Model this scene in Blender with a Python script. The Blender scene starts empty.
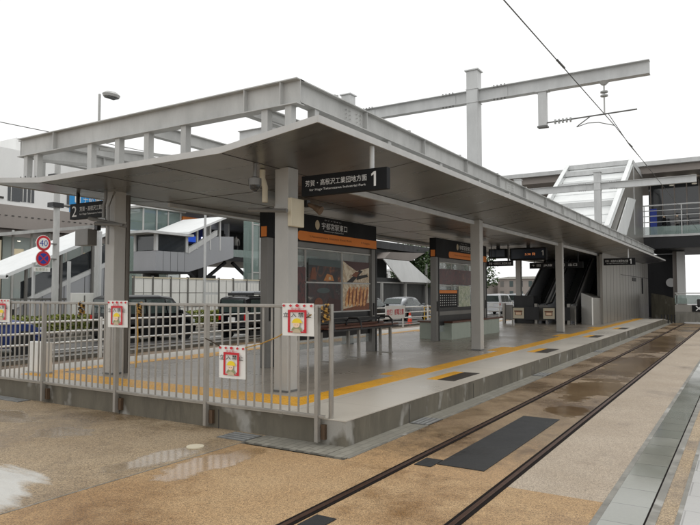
import bpy, bmesh, math, random
from mathutils import Vector
random.seed(7)
R = math.radians
C = bpy.context.scene.collection
SC = bpy.context.scene

# ------------------------------------------------------------------ camera
cam = bpy.data.cameras.new('camera')
cam.sensor_width = 36.0
cam.lens = 36.0 * 637.0 / 700.0
cam.clip_start = 0.05
cam.clip_end = 2000
camo = bpy.data.objects.new('camera', cam)
C.objects.link(camo)
camo.location = (0, 0, 1.75)
camo.rotation_euler = (R(90 + 2.741), 0, R(31.773))
SC.camera = camo

# ------------------------------------------------------------------ sky, sun, exposure
W = bpy.data.worlds.new('World')
SC.world = W
W.use_nodes = True
nt = W.node_tree
nt.nodes.clear()
out = nt.nodes.new('ShaderNodeOutputWorld')
bg = nt.nodes.new('ShaderNodeBackground')
sky = nt.nodes.new('ShaderNodeTexSky')
sky.sky_type = 'NISHITA'
sky.sun_disc = False
sky.sun_elevation = R(58)
sky.sun_rotation = R(200)
sky.dust_density = 6.0
hsv = nt.nodes.new('ShaderNodeHueSaturation')
hsv.inputs['Saturation'].default_value = 0.06
mixw = nt.nodes.new('ShaderNodeMixRGB')
mixw.inputs[0].default_value = 0.9
mixw.inputs[2].default_value = (10.7, 10.75, 10.7, 1)
nt.links.new(sky.outputs[0], hsv.inputs['Color'])
nt.links.new(hsv.outputs[0], mixw.inputs[1])
nt.links.new(mixw.outputs[0], bg.inputs['Color'])
bg.inputs['Strength'].default_value = 0.1
nt.links.new(bg.outputs[0], out.inputs['Surface'])

sl = bpy.data.lights.new('sun', 'SUN')
sl.energy = 0.7
sl.angle = R(40)
sl.color = (1.0, 0.98, 0.95)
so = bpy.data.objects.new('sun', sl)
C.objects.link(so)
so.location = (0, 0, 60)
so.rotation_euler = (R(32), 0, R(160))

SC.view_settings.view_transform = 'Standard'
SC.view_settings.look = 'None'
SC.view_settings.gamma = 1
SC.view_settings.exposure = 0.13
SC.view_settings.use_curve_mapping = False
try:
    SC.cycles.max_bounces = 8
    SC.cycles.transparent_max_bounces = 12
    SC.cycles.use_denoising = True
except Exception:
    pass


# ------------------------------------------------------------------ materials
def rgb(r, g, b):
    def f(c):
        c /= 255.0
        return c / 12.92 if c <= 0.04045 else ((c + 0.055) / 1.055) ** 2.4
    return (f(r), f(g), f(b), 1)


def newmat(name):
    m = bpy.data.materials.new(name)
    m.use_nodes = True
    t = m.node_tree
    p = t.nodes['Principled BSDF']
    return m, t, p


def tc(t, scale=(1, 1, 1)):
    """world-space position, so texture scale is the same on every object"""
    g = t.nodes.new('ShaderNodeNewGeometry')
    mp = t.nodes.new('ShaderNodeMapping')
    mp.inputs['Scale'].default_value = scale
    t.links.new(g.outputs['Position'], mp.inputs['Vector'])
    return mp.outputs[0]


def oc(t, scale=(1, 1, 1)):
    g = t.nodes.new('ShaderNodeTexCoord')
    mp = t.nodes.new('ShaderNodeMapping')
    mp.inputs['Scale'].default_value = scale
    t.links.new(g.outputs['Object'], mp.inputs['Vector'])
    return mp.outputs[0]


def noise(t, vec, scale, detail=4, rough=0.6):
    n = t.nodes.new('ShaderNodeTexNoise')
    n.inputs['Scale'].default_value = scale
    n.inputs['Detail'].default_value = detail
    n.inputs['Roughness'].default_value = rough
    t.links.new(vec, n.inputs['Vector'])
    return n.outputs['Fac']


def ramp(t, fac, a, b, ca=(0, 0, 0, 1), cb=(1, 1, 1, 1)):
    r = t.nodes.new('ShaderNodeValToRGB')
    r.color_ramp.elements[0].position = a
    r.color_ramp.elements[1].position = b
    r.color_ramp.elements[0].color = ca
    r.color_ramp.elements[1].color = cb
    t.links.new(fac, r.inputs[0])
    return r.outputs[0]


def mixc(t, fac, a, b, mode='MIX'):
    m = t.nodes.new('ShaderNodeMixRGB')
    m.blend_type = mode
    for i, v in ((0, fac), (1, a), (2, b)):
        if isinstance(v, (int, float)):
            m.inputs[i].default_value = v
        elif isinstance(v, tuple):
            m.inputs[i].default_value = v
        else:
            t.links.new(v, m.inputs[i])
    return m.outputs[0]


def mth(t, op, a, b=None, c=None):
    m = t.nodes.new('ShaderNodeMath')
    m.operation = op
    for i, v in enumerate((a, b, c)):
        if v is None:
            continue
        if isinstance(v, (int, float)):
            m.inputs[i].default_value = v
        else:
            t.links.new(v, m.inputs[i])
    return m.outputs[0]


def bump(t, p, h, strength=0.3, dist=0.01):
    b = t.nodes.new('ShaderNodeBump')
    b.inputs['Strength'].default_value = strength
    b.inputs['Distance'].default_value = dist
    t.links.new(h, b.inputs['Height'])
    t.links.new(b.outputs[0], p.inputs['Normal'])


def sc_col(c, k):
    return (min(c[0] * k, 1), min(c[1] * k, 1), min(c[2] * k, 1), 1)


def paint(name, col, rough=0.5, metal=0.0, dirt=0.12, dscale=1.6, bumpy=0.0, spec=0.5, streak=True):
    """painted or bare surface with soft uneven dirt and rain streaks"""
    m, t, p = newmat(name)
    v = tc(t, (1, 1, 0.35) if streak else (1, 1, 1))
    n1 = noise(t, v, dscale, 6, 0.65)
    n2 = noise(t, tc(t), dscale * 14, 3, 0.6)
    f = ramp(t, n1, 0.38, 0.72)
    c = mixc(t, f, sc_col(col, 1.0 + dirt * 0.5), sc_col(col, 1.0 - dirt))
    c = mixc(t, mth(t, 'MULTIPLY', n2, dirt * 1.2), c, sc_col(col, 0.6))
    t.links.new(c, p.inputs['Base Color'])
    rr = mth(t, 'MULTIPLY_ADD', n1, 0.25, rough - 0.12)
    t.links.new(rr, p.inputs['Roughness'])
    p.inputs['Metallic'].default_value = metal
    p.inputs['Specular IOR Level'].default_value = spec
    if bumpy:
        bump(t, p, n2, bumpy, 0.01)
    return m


def wet_ground(name, col, col2, wetcol, grain=260.0, wet=0.5, puddles=(), wet_rough=0.22, dry_rough=0.75, spk=0.5, big=0.55, blend=None, puddle_glare=None):
    """fine stone aggregate, patchy dampness and a few standing puddles"""
    m, t, p = newmat(name)
    v = tc(t)
    vo = t.nodes.new('ShaderNodeTexVoronoi')
    vo.inputs['Scale'].default_value = grain
    t.links.new(v, vo.inputs['Vector'])
    sepc = t.nodes.new('ShaderNodeSeparateColor')
    t.links.new(vo.outputs['Color'], sepc.inputs[0])
    vo2 = t.nodes.new('ShaderNodeTexVoronoi')
    vo2.inputs['Scale'].default_value = grain * 0.55
    t.links.new(v, vo2.inputs['Vector'])
    sep2 = t.nodes.new('ShaderNodeSeparateColor')
    t.links.new(vo2.outputs['Color'], sep2.inputs[0])
    nb = noise(t, v, 0.9, 5, 0.6)
    nm = noise(t, v, 6.0, 5, 0.65)
    c = mixc(t, ramp(t, nb, 0.35, 0.68), col, col2)
    if blend:
        sy = t.nodes.new('ShaderNodeSeparateXYZ')
        t.links.new(v, sy.inputs[0])
        edge = mth(t, 'ADD', sy.outputs[1], mth(t, 'MULTIPLY', mth(t, 'SUBTRACT', nm, 0.5), 2.5))
        fr = t.nodes.new('ShaderNodeMapRange')
        fr.inputs['From Min'].default_value = blend[0]
        fr.inputs['From Max'].default_value = blend[0] + blend[1]
        t.links.new(edge, fr.inputs['Value'])
        c = mixc(t, fr.outputs[0], blend[2], c)
    gr = mth(t, 'ADD', mth(t, 'MULTIPLY', sepc.outputs[0], 0.6), mth(t, 'MULTIPLY', sep2.outputs[1], 0.4))
    lo = 1.0 - spk
    sp = ramp(t, gr, 0.08, 0.92, (lo, lo, lo, 1), (1.0 + spk * 0.9, 1.0 + spk * 0.85, 1.0 + spk * 0.8, 1))
    c = mixc(t, 1.0, c, sp, 'MULTIPLY')
    nw = noise(t, v, big, 6, 0.62)
    dark = ramp(t, mth(t, 'ADD', mth(t, 'MULTIPLY', nw, 0.8), mth(t, 'MULTIPLY', nm, 0.2)), 0.62 - wet * 0.28, 0.72 - wet * 0.22)
    if blend:
        dark = mth(t, 'MULTIPLY', dark, fr.outputs[0])
    c = mixc(t, dark, c, mixc(t, 1.0, wetcol, sp, 'MULTIPLY'))
    rough = mth(t, 'MULTIPLY_ADD', dark, wet_rough - dry_rough, dry_rough)
    rough = mth(t, 'ADD', rough, mth(t, 'MULTIPLY', mth(t, 'SUBTRACT', nm, 0.5), 0.3))
    hgt = mth(t, 'ADD', vo.outputs['Distance'], mth(t, 'MULTIPLY', nm, 0.6))
    bstr = None
    if puddle_glare:  # bright reflection of a puddle, painted into the colour as a streaky pale ellipse
        cx, cy, rx, ry, scol = puddle_glare
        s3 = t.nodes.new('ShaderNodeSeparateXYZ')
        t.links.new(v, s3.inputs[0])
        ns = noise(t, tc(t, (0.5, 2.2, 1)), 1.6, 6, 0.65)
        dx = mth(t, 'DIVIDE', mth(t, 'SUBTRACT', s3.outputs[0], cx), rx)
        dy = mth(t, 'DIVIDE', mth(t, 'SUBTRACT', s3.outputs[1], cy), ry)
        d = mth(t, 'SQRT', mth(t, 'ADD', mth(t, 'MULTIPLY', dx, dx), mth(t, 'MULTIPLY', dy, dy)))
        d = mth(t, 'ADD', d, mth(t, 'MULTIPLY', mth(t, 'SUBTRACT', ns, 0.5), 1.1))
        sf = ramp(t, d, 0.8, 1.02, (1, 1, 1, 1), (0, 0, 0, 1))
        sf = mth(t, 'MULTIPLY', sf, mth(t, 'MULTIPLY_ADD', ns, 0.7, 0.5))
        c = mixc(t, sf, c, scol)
    if puddles:
        sep = t.nodes.new('ShaderNodeSeparateXYZ')
        t.links.new(v, sep.inputs[0])
        tot = None
        nd = noise(t, v, 1.7, 5, 0.6)
        for (cx, cy, rx, ry) in puddles:
            dx = mth(t, 'DIVIDE', mth(t, 'SUBTRACT', sep.outputs[0], cx), rx)
            dy = mth(t, 'DIVIDE', mth(t, 'SUBTRACT', sep.outputs[1], cy), ry)
            d = mth(t, 'ADD', mth(t, 'MULTIPLY', dx, dx), mth(t, 'MULTIPLY', dy, dy))
            d = mth(t, 'ADD', mth(t, 'SQRT', d), mth(t, 'MULTIPLY', mth(t, 'SUBTRACT', nd, 0.5), 2.2))
            s = ramp(t, d, 0.75, 1.12, (1, 1, 1, 1), (0, 0, 0, 1))
            tot = s if tot is None else mth(t, 'MAXIMUM', tot, s)
        c = mixc(t, mth(t, 'MULTIPLY', tot, 0.35), c, sc_col(wetcol, 0.95))
        rough = mth(t, 'MULTIPLY_ADD', tot, -1.0, rough)
        rough = mth(t, 'MAXIMUM', rough, 0.15)
        hgt = mth(t, 'MULTIPLY', hgt, mth(t, 'SUBTRACT', 1.0, tot))
    else:
        rough = mth(t, 'MAXIMUM', rough, 0.06)
    t.links.new(c, p.inputs['Base Color'])
    t.links.new(rough, p.inputs['Roughness'])
    bump(t, p, hgt, 0.35, 0.004)
    return m


def pavers(name, cols, bw, bh, mortar, rough=0.4, off=0.5, rot=False, msize=0.006, wetk=0.25, bscale=0.4):
    m, t, p = newmat(name)
    v = tc(t)
    if rot:
        mp = t.nodes.new('ShaderNodeMapping')
        mp.inputs['Rotation'].default_value = (0, 0, R(90))
        t.links.new(v, mp.inputs['Vector'])
        v2 = mp.outputs[0]
    else:
        v2 = v
    b = t.nodes.new('ShaderNodeTexBrick')
    b.offset = off
    b.inputs['Color1'].default_value = cols[0]
    b.inputs['Color2'].default_value = cols[1]
    b.inputs['Mortar'].default_value = mortar
    b.inputs['Scale'].default_value = 1.0
    b.inputs['Mortar Size'].default_value = msize
    b.inputs['Brick Width'].default_value = bw
    b.inputs['Row Height'].default_value = bh
    t.links.new(v2, b.inputs['Vector'])
    n = noise(t, v, bscale, 6, 0.65)
    n2 = noise(t, v, 30, 4, 0.7)
    c = mixc(t, ramp(t, n, 0.3, 0.75), b.outputs['Color'], sc_col(cols[0], 0.72))
    c = mixc(t, mth(t, 'MULTIPLY', n2, 0.4), c, sc_col(cols[1], 0.62))
    t.links.new(c, p.inputs['Base Color'])
    t.links.new(mth(t, 'MAXIMUM', mth(t, 'MULTIPLY_ADD', n, -wetk * 2, rough + wetk), 0.08), p.inputs['Roughness'])
    bump(t, p, mth(t, 'ADD', b.outputs['Fac'], mth(t, 'MULTIPLY', n2, -0.5)), -0.25, 0.003)
    return m


def concrete(name, col, joint=0.0):
    m, t, p = newmat(name)
    n1 = noise(t, tc(t, (1, 1, 0.22)), 3.2, 7, 0.7)
    n2 = noise(t, tc(t), 1.1, 5, 0.6)
    n3 = noise(t, tc(t), 60, 3, 0.7)
    n4 = noise(t, tc(t, (1, 1, 0.75)), 2.3, 3, 0.5)
    c = mixc(t, ramp(t, n1, 0.38, 0.62), sc_col(col, 0.42), sc_col(col, 1.12))
    c = mixc(t, ramp(t, n2, 0.35, 0.7), c, sc_col(col, 0.72))
    c = mixc(t, mth(t, 'MULTIPLY', ramp(t, n4, 0.60, 0.68), 0.75), c, (0.42, 0.41, 0.38, 1))
    c = mixc(t, mth(t, 'MULTIPLY', n3, 0.35), c, sc_col(col, 0.5))
    t.links.new(c, p.inputs['Base Color'])
    t.links.new(mth(t, 'MULTIPLY_ADD', n2, -0.3, 0.72), p.inputs['Roughness'])
    bump(t, p, n3, 0.2, 0.004)
    return m


def glass(name, tint=(0.75, 0.85, 0.83, 1), alpha=0.35, rough=0.03):
    m, t, p = newmat(name)
    p.inputs['Base Color'].default_value = tint
    p.inputs['Roughness'].default_value = rough
    p.inputs['Alpha'].default_value = alpha
    p.inputs['Specular IOR Level'].default_value = 0.8
    return m


def emit(name, col, s):
    m, t, p = newmat(name)
    p.inputs['Base Color'].default_value = col
    p.inputs['Emission Color'].default_value = col
    p.inputs['Emission Strength'].default_value = s
    return m


def tactile(name, col):
    m, t, p = newmat(name)
    v = tc(t)
    s = t.nodes.new('ShaderNodeSeparateXYZ')
    t.links.new(v, s.inputs[0])
    k = 2 * math.pi / 0.06
    sx = mth(t, 'SINE', mth(t, 'MULTIPLY', s.outputs[0], k))
    sy = mth(t, 'SINE', mth(t, 'MULTIPLY', s.outputs[1], k))
    dots = ramp(t, mth(t, 'MULTIPLY', mth(t, 'ADD', sx, sy), 0.5), 0.25, 0.5)
    b = t.nodes.new('ShaderNodeTexBrick')
    b.offset = 0.0
    b.inputs['Color1'].default_value = (1, 1, 1, 1)
    b.inputs['Color2'].default_value = (0.86, 0.86, 0.86, 1)
    b.inputs['Mortar'].default_value = (0.45, 0.42, 0.4, 1)
    b.inputs['Mortar Size'].default_value = 0.006
    b.inputs['Brick Width'].default_value = 0.3
    b.inputs['Row Height'].default_value = 0.3
    t.links.new(v, b.inputs['Vector'])
    n = noise(t, v, 2.2, 6, 0.7)
    c = mixc(t, 1.0, mixc(t, ramp(t, n, 0.35, 0.7), col, sc_col(col, 0.8)), b.outputs['Color'], 'MULTIPLY')
    c = mixc(t, mth(t, 'MULTIPLY', dots, 0.45), c, sc_col(col, 1.35))
    t.links.new(c, p.inputs['Base Color'])
    t.links.new(mth(t, 'MULTIPLY_ADD', n, -0.5, 0.72), p.inputs['Roughness'])
    bump(t, p, dots, 0.6, 0.005)
    return m


def leafmat(name, a, b):
    m, t, p = newmat(name)
    g = t.nodes.new('ShaderNodeNewGeometry')
    n = noise(t, tc(t), 1.3, 3)
    r = mth(t, 'ADD', mth(t, 'MULTIPLY', g.outputs['Random Per Island'], 0.6), mth(t, 'MULTIPLY', n, 0.4))
    t.links.new(mixc(t, ramp(t, r, 0.2, 0.8), a, b), p.inputs['Base Color'])
    p.inputs['Roughness'].default_value = 0.5
    return m


M = {}
M['steel'] = paint('painted_grey_steel', rgb(186, 186, 183), 0.45, 0, 0.2, 2.4)
M['steelw'] = paint('painted_pale_steel', rgb(198, 199, 198), 0.45, 0, 0.15, 2.2)
M['column'] = paint('column_paint', rgb(174, 172, 167), 0.42, 0, 0.12)
M['fascia'] = paint('fascia_paint', rgb(190, 189, 186), 0.42, 0, 0.13)
M['bolt'] = paint('bolt_steel', rgb(112, 112, 110), 0.5, 0.3, 0.2)
M['rooftop'] = paint('roof_sheet', rgb(150, 150, 148), 0.5, 0, 0.2)
M['joint'] = paint('panel_joint', rgb(52, 50, 47), 0.6)
M['stainless'] = paint('stainless_rail', rgb(160, 156, 149), 0.34, 0.45, 0.2, 5)
M['bracket'] = paint('rusty_bracket', rgb(104, 84, 66), 0.6, 0.4, 0.4, 9)
M['downpipe'] = paint('brown_pipe', rgb(92, 86, 78), 0.45, 0.2, 0.2)
M['white'] = paint('white_board', rgb(228, 227, 222), 0.5, 0, 0.05)
M['cream'] = paint('cream_board', rgb(206, 196, 172), 0.55, 0, 0.1)
M['black'] = paint('black_board', rgb(20, 21, 23), 0.6, 0, 0.15, spec=0.25)
M['darkframe'] = paint('dark_frame', rgb(40, 40, 41), 0.4, 0.2, 0.15)
M['greyframe'] = paint('shelter_frame', rgb(118, 116, 112), 0.35, 0.3, 0.15)
M['orange'] = paint('orange_band', rgb(222, 124, 22), 0.4, 0, 0.08)
M['letter'] = paint('white_letter', rgb(226, 226, 224), 0.5, 0, 0.02)
M['letterk'] = paint('black_letter', rgb(28, 26, 26), 0.5, 0, 0.02)
M['letterd'] = paint('brown_letter', rgb(120, 64, 12), 0.5, 0, 0.02)
M['red'] = paint('red_print', rgb(196, 30, 44), 0.5, 0, 0.05)
M['pink'] = paint('pink_print', rgb(226, 120, 120), 0.5, 0, 0.05)
M['yellowp'] = paint('yellow_print', rgb(238, 208, 40), 0.5, 0, 0.05)
M['skinp'] = paint('skin_print', rgb(240, 208, 176), 0.5, 0, 0.05)
M['greenp'] = paint('green_print', rgb(146, 150, 110), 0.5, 0, 0.1)
M['bluep'] = paint('blue_sign', rgb(26, 142, 208), 0.4, 0, 0.06)
M['navy'] = paint('navy_sign', rgb(36, 60, 150), 0.4, 0, 0.06)
M['wood'] = paint('brown_wood', rgb(96, 58, 42), 0.45, 0, 0.3, 5)
M['palegreen'] = paint('pale_green_box', rgb(164, 172, 160), 0.5, 0, 0.12)
M['bread'] = paint('bread_print', rgb(190, 124, 60), 0.4, 0, 0.3, 30)
M['crust'] = paint('crust_print', rgb(118, 62, 28), 0.4, 0, 0.3, 30)
M['sand'] = paint('sand_print', rgb(196, 180, 150), 0.4, 0, 0.1)
M['darkred'] = paint('dark_red_print', rgb(66, 30, 26), 0.4, 0, 0.3)
M['tealp'] = paint('slate_print', rgb(70, 84, 84), 0.4, 0, 0.2)
M['glass'] = glass('clear_glass')
M['pane'] = glass('poster_glass', (0.4, 0.44, 0.43, 1), 0.45)
M['greenglass'] = glass('green_glass', (0.3, 0.4, 0.37, 1), 0.5)
M['darkglass'] = glass('dark_glass', (0.03, 0.035, 0.04, 1), 0.92, 0.05)
M['carglass'] = glass('car_glass', (0.05, 0.07, 0.065, 1), 0.8, 0.04)
M['tyre'] = paint('rubber', rgb(26, 26, 27), 0.8, 0, 0.2)
M['rim'] = paint('wheel_rim', rgb(150, 152, 154), 0.35, 0.7, 0.1)
M['rubber'] = paint('rail_rubber', rgb(24, 18, 16), 0.85, 0, 0.3, 6, spec=0.12)
M['rail'] = paint('rail_steel', rgb(92, 66, 52), 0.36, 0.7, 0.4, 7)
M['wire'] = paint('wire_copper', rgb(92, 92, 90), 0.5, 0.4)
M['insul'] = paint('insulator', rgb(168, 170, 168), 0.3)
M['conc'] = concrete('platform_concrete', rgb(112, 106, 92))
M['conc2'] = concrete('olive_concrete', rgb(118, 114, 100))
M['pavegrey'] = pavers('platform_paving', (rgb(180, 170, 156), rgb(162, 153, 141)), 0.6, 0.3, rgb(96, 90, 82), 0.3, rot=True)
M['edge'] = pavers('edge_stone', (rgb(214, 207, 195), rgb(202, 195, 182)), 1.2, 1.2, rgb(120, 114, 106), 0.36, off=0.0, msize=0.005, wetk=0.28)
M['strip'] = pavers('block_strip', (rgb(158, 154, 142), rgb(128, 125, 115)), 0.2, 0.1, rgb(92, 89, 82), 0.5, rot=True, msize=0.008)
M['tactile'] = tactile('yellow_tactile', rgb(236, 172, 44))
M['tactiled'] = tactile('dark_tactile', rgb(52, 46, 40))
M['slab'] = pavers('drain_slab', (rgb(152, 152, 142), rgb(126, 129, 119)), 1.2, 0.48, rgb(44, 45, 42), 0.1, off=0.0, msize=0.007, wetk=0.22, bscale=0.9)
M['palepave'] = pavers('pale_paving', (rgb(186, 184, 180), rgb(174, 172, 168)), 0.9, 0.45, rgb(120, 118, 114), 0.22, off=0.5)
M['cement'] = wet_ground('pale_cement', rgb(184, 185, 182), rgb(166, 168, 166), rgb(150, 150, 146), 200, 0.4, (), 0.2, 0.55, 0.14)
M['kerb'] = concrete('kerb_stone', rgb(140, 137, 128))
M['metalplate'] = paint('cover_plate', rgb(150, 151, 150), 0.4, 0.2, 0.3, 5)
M['pad'] = wet_ground('black_pad', rgb(24, 25, 26), rgb(18, 19, 20), rgb(13, 14, 14), 200, 0.5, (), 0.4, 0.7, 0.25)
M['orangepave'] = wet_ground('orange_aggregate', rgb(165, 139, 104), rgb(151, 121, 84), rgb(126, 95, 58), 190, 0.4,
                             [(-4.75, 4.9, 0.28, 0.75)], 0.3, 0.8, 0.62)
M['tanpave'] = wet_ground('tan_aggregate', rgb(160, 143, 118), rgb(148, 129, 102), rgb(124, 105, 80), 165, 0.5,
                          [(-5.35, 4.75, 0.24, 0.7), (-9.2, 5.2, 1.0, 0.28), (-7.3, 5.0, 0.5, 0.3)], 0.22, 0.7, 0.68, puddle_glare=(-6.3, 2.95, 1.15, 0.85, rgb(198, 198, 194)))  # pale ellipse at lower left is a painted puddle reflection
M['trackbed'] = wet_ground('track_aggregate', rgb(142, 122, 94), rgb(122, 100, 74), rgb(100, 80, 58), 180, 0.62,
                           [(-2.4, 12.4, 0.6, 1.6), (-2.3, 17.0, 0.7, 2.6), (-2.6, 25.0, 0.7, 5.0), (-2.3, 9.9, 0.3, 0.5)], 0.16, 0.5, 0.6,
                           blend=(6.0, 1.6, rgb(162, 132, 95)))
M['pinkpave'] = wet_ground('pink_aggregate', rgb(166, 153, 136), rgb(154, 140, 122), rgb(134, 118, 99), 190, 0.3, (), 0.3, 0.7, 0.5)
M['asphalt'] = wet_ground('wet_asphalt', rgb(104, 102, 100), rgb(92, 90, 88), rgb(74, 73, 72), 120, 0.6, (), 0.15, 0.55, 0.3)
M['sidewalk'] = wet_ground('sidewalk_paving', rgb(150, 140, 128), rgb(140, 130, 118), rgb(110, 102, 92), 60, 0.5, (), 0.2, 0.6, 0.2)
M['bwhite'] = paint('white_facade', rgb(226, 226, 224), 0.6, 0, 0.06, 0.3)
M['bgrey'] = paint('grey_facade', rgb(150, 142, 136), 0.6, 0, 0.1, 0.3)
M['panelgrey'] = paint('grey_metal_panel', rgb(166, 168, 172), 0.38, 0.25, 0.08, 0.4)
M['wallpanel'] = paint('stair_wall_panel', rgb(150, 147, 141), 0.34, 0.4, 0.12, 0.6)
M['roofwhite'] = paint('white_roof_sheet', rgb(225, 227, 226), 0.45, 0, 0.07)
M['fencepanel'] = paint('white_fence_panel', rgb(232, 231, 226), 0.5, 0, 0.08)
M['darksteel'] = paint('dark_steel', rgb(38, 38, 40), 0.5, 0.3, 0.2)
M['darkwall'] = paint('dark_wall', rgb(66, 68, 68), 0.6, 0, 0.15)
M['blackcar'] = paint('black_car_paint', rgb(14, 14, 16), 0.18, 0.1, 0.1)
M['bluecar'] = paint('blue_car_paint', rgb(46, 62, 118), 0.2, 0.3, 0.1)
M['whitecar'] = paint('white_car_paint', rgb(220, 222, 224), 0.22, 0, 0.05)
M['silvercar'] = paint('silver_paint', rgb(150, 153, 156), 0.25, 0.6, 0.1)
M['redlamp'] = paint('red_lamp', rgb(190, 24, 28), 0.25, 0, 0.05)
M['clearlamp'] = paint('clear_lamp', rgb(210, 214, 216), 0.15, 0, 0.05)
M['cone'] = paint('orange_plastic', rgb(216, 72, 44), 0.5, 0, 0.1)
M['barrier'] = paint('yellow_plastic', rgb(226, 178, 40), 0.5, 0, 0.1)
M['leaf'] = leafmat('hedge_leaf', (0.06, 0.09, 0.012, 1), (0.26, 0.28, 0.035, 1))
M['leaf2'] = leafmat('tree_leaf', (0.03, 0.07, 0.015, 1), (0.1, 0.17, 0.05, 1))
M['bark'] = paint('bark', rgb(78, 66, 54), 0.8, 0, 0.3, 8)
M['bulb'] = emit('lit_lamp', (1.0, 0.9, 0.72, 1), 4.0)
M['bluelit'] = emit('lit_blue_sign', (0.03, 0.1, 0.6, 1), 0.6)
M['whitelit'] = emit('lit_white_sign', (0.9, 0.93, 1.0, 1), 1.4)
M['ledred'] = emit('led_letters', (0.8, 0.28, 0.1, 1), 0.5)
M['warmlit'] = emit('lit_shop', (0.75, 0.55, 0.28, 1), 0.6)
M['rope'] = paint('rope', rgb(176, 136, 66), 0.8, 0, 0.3, 20)
M['ropek'] = paint('rope_dark', rgb(60, 48, 36), 0.8, 0, 0.3, 20)
M['lens'] = paint('lamp_lens', rgb(120, 122, 124), 0.2)
M['screen'] = paint('dark_screen', rgb(46, 54, 66), 0.2, 0, 0.1)

def printmat(name, cols, scale, seed):
    m, t, p = newmat(name)
    v = oc(t, (1, 1, 1))
    mp = t.nodes.new('ShaderNodeMapping')
    mp.inputs['Location'].default_value = (seed, seed * 2.3, seed * 1.7)
    t.links.new(v, mp.inputs['Vector'])
    n = t.nodes.new('ShaderNodeTexNoise')
    n.inputs['Scale'].default_value = scale
    n.inputs['Detail'].default_value = 4
    n.inputs['Distortion'].default_value = 1.2
    t.links.new(mp.outputs[0], n.inputs['Vector'])
    r = t.nodes.new('ShaderNodeValToRGB')
    els = r.color_ramp.elements
    k = len(cols)
    els[0].position, els[0].color = 0.3, cols[0]
    els[1].position, els[1].color = 0.72, cols[-1]
    for i in range(1, k - 1):
        e = els.new(0.3 + 0.42 * i / (k - 1))
        e.color = cols[i]
    t.links.new(n.outputs['Fac'], r.inputs[0])
    t.links.new(r.outputs[0], p.inputs['Base Color'])
    p.inputs['Roughness'].default_value = 0.3
    return m


M['print_dark'] = printmat('dark_photo_print', [rgb(14, 13, 14), rgb(26, 22, 21), rgb(44, 30, 24), rgb(96, 52, 28), rgb(186, 120, 62)], 3.4, 1.0)
M['print_plate'] = printmat('plate_photo_print', [rgb(16, 15, 16), rgb(34, 24, 24), rgb(60, 28, 26), rgb(28, 24, 26), rgb(150, 140, 130)], 3.0, 5.0)
M['print_red'] = printmat('red_photo_print', [rgb(24, 12, 12), rgb(60, 22, 20), rgb(88, 34, 28), rgb(40, 20, 20), rgb(110, 66, 50)], 3.0, 8.0)
M['print_paper'] = printmat('paper_photo_print', [rgb(196, 182, 156), rgb(214, 202, 178), rgb(170, 146, 116), rgb(206, 192, 166), rgb(224, 214, 194)], 4.0, 3.0)
M['print_bread'] = printmat('bread_photo_print', [rgb(120, 62, 26), rgb(178, 108, 50), rgb(206, 146, 84), rgb(226, 178, 118), rgb(150, 84, 36)], 7.0, 2.0)
M['print_green'] = printmat('map_print', [rgb(136, 146, 118), rgb(160, 168, 138), rgb(190, 192, 170), rgb(120, 136, 112), rgb(206, 204, 190)], 5.0, 4.0)

# soffit: brushed bronze metal with long streaks
m, t, p = newmat('soffit_metal')
n1 = noise(t, tc(t, (0.25, 3.5, 1)), 2.0, 5, 0.6)
n2 = noise(t, tc(t), 0.7, 4, 0.6)
t.links.new(mixc(t, ramp(t, mth(t, 'ADD', mth(t, 'MULTIPLY', n1, 0.5), mth(t, 'MULTIPLY', n2, 0.5)), 0.35, 0.65), rgb(140, 139, 136), rgb(166, 165, 161)), p.inputs['Base Color'])
p.inputs['Metallic'].default_value = 0.88
t.links.new(mth(t, 'MULTIPLY_ADD', n1, 0.2, 0.2), p.inputs['Roughness'])
M['soffit'] = m


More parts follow.
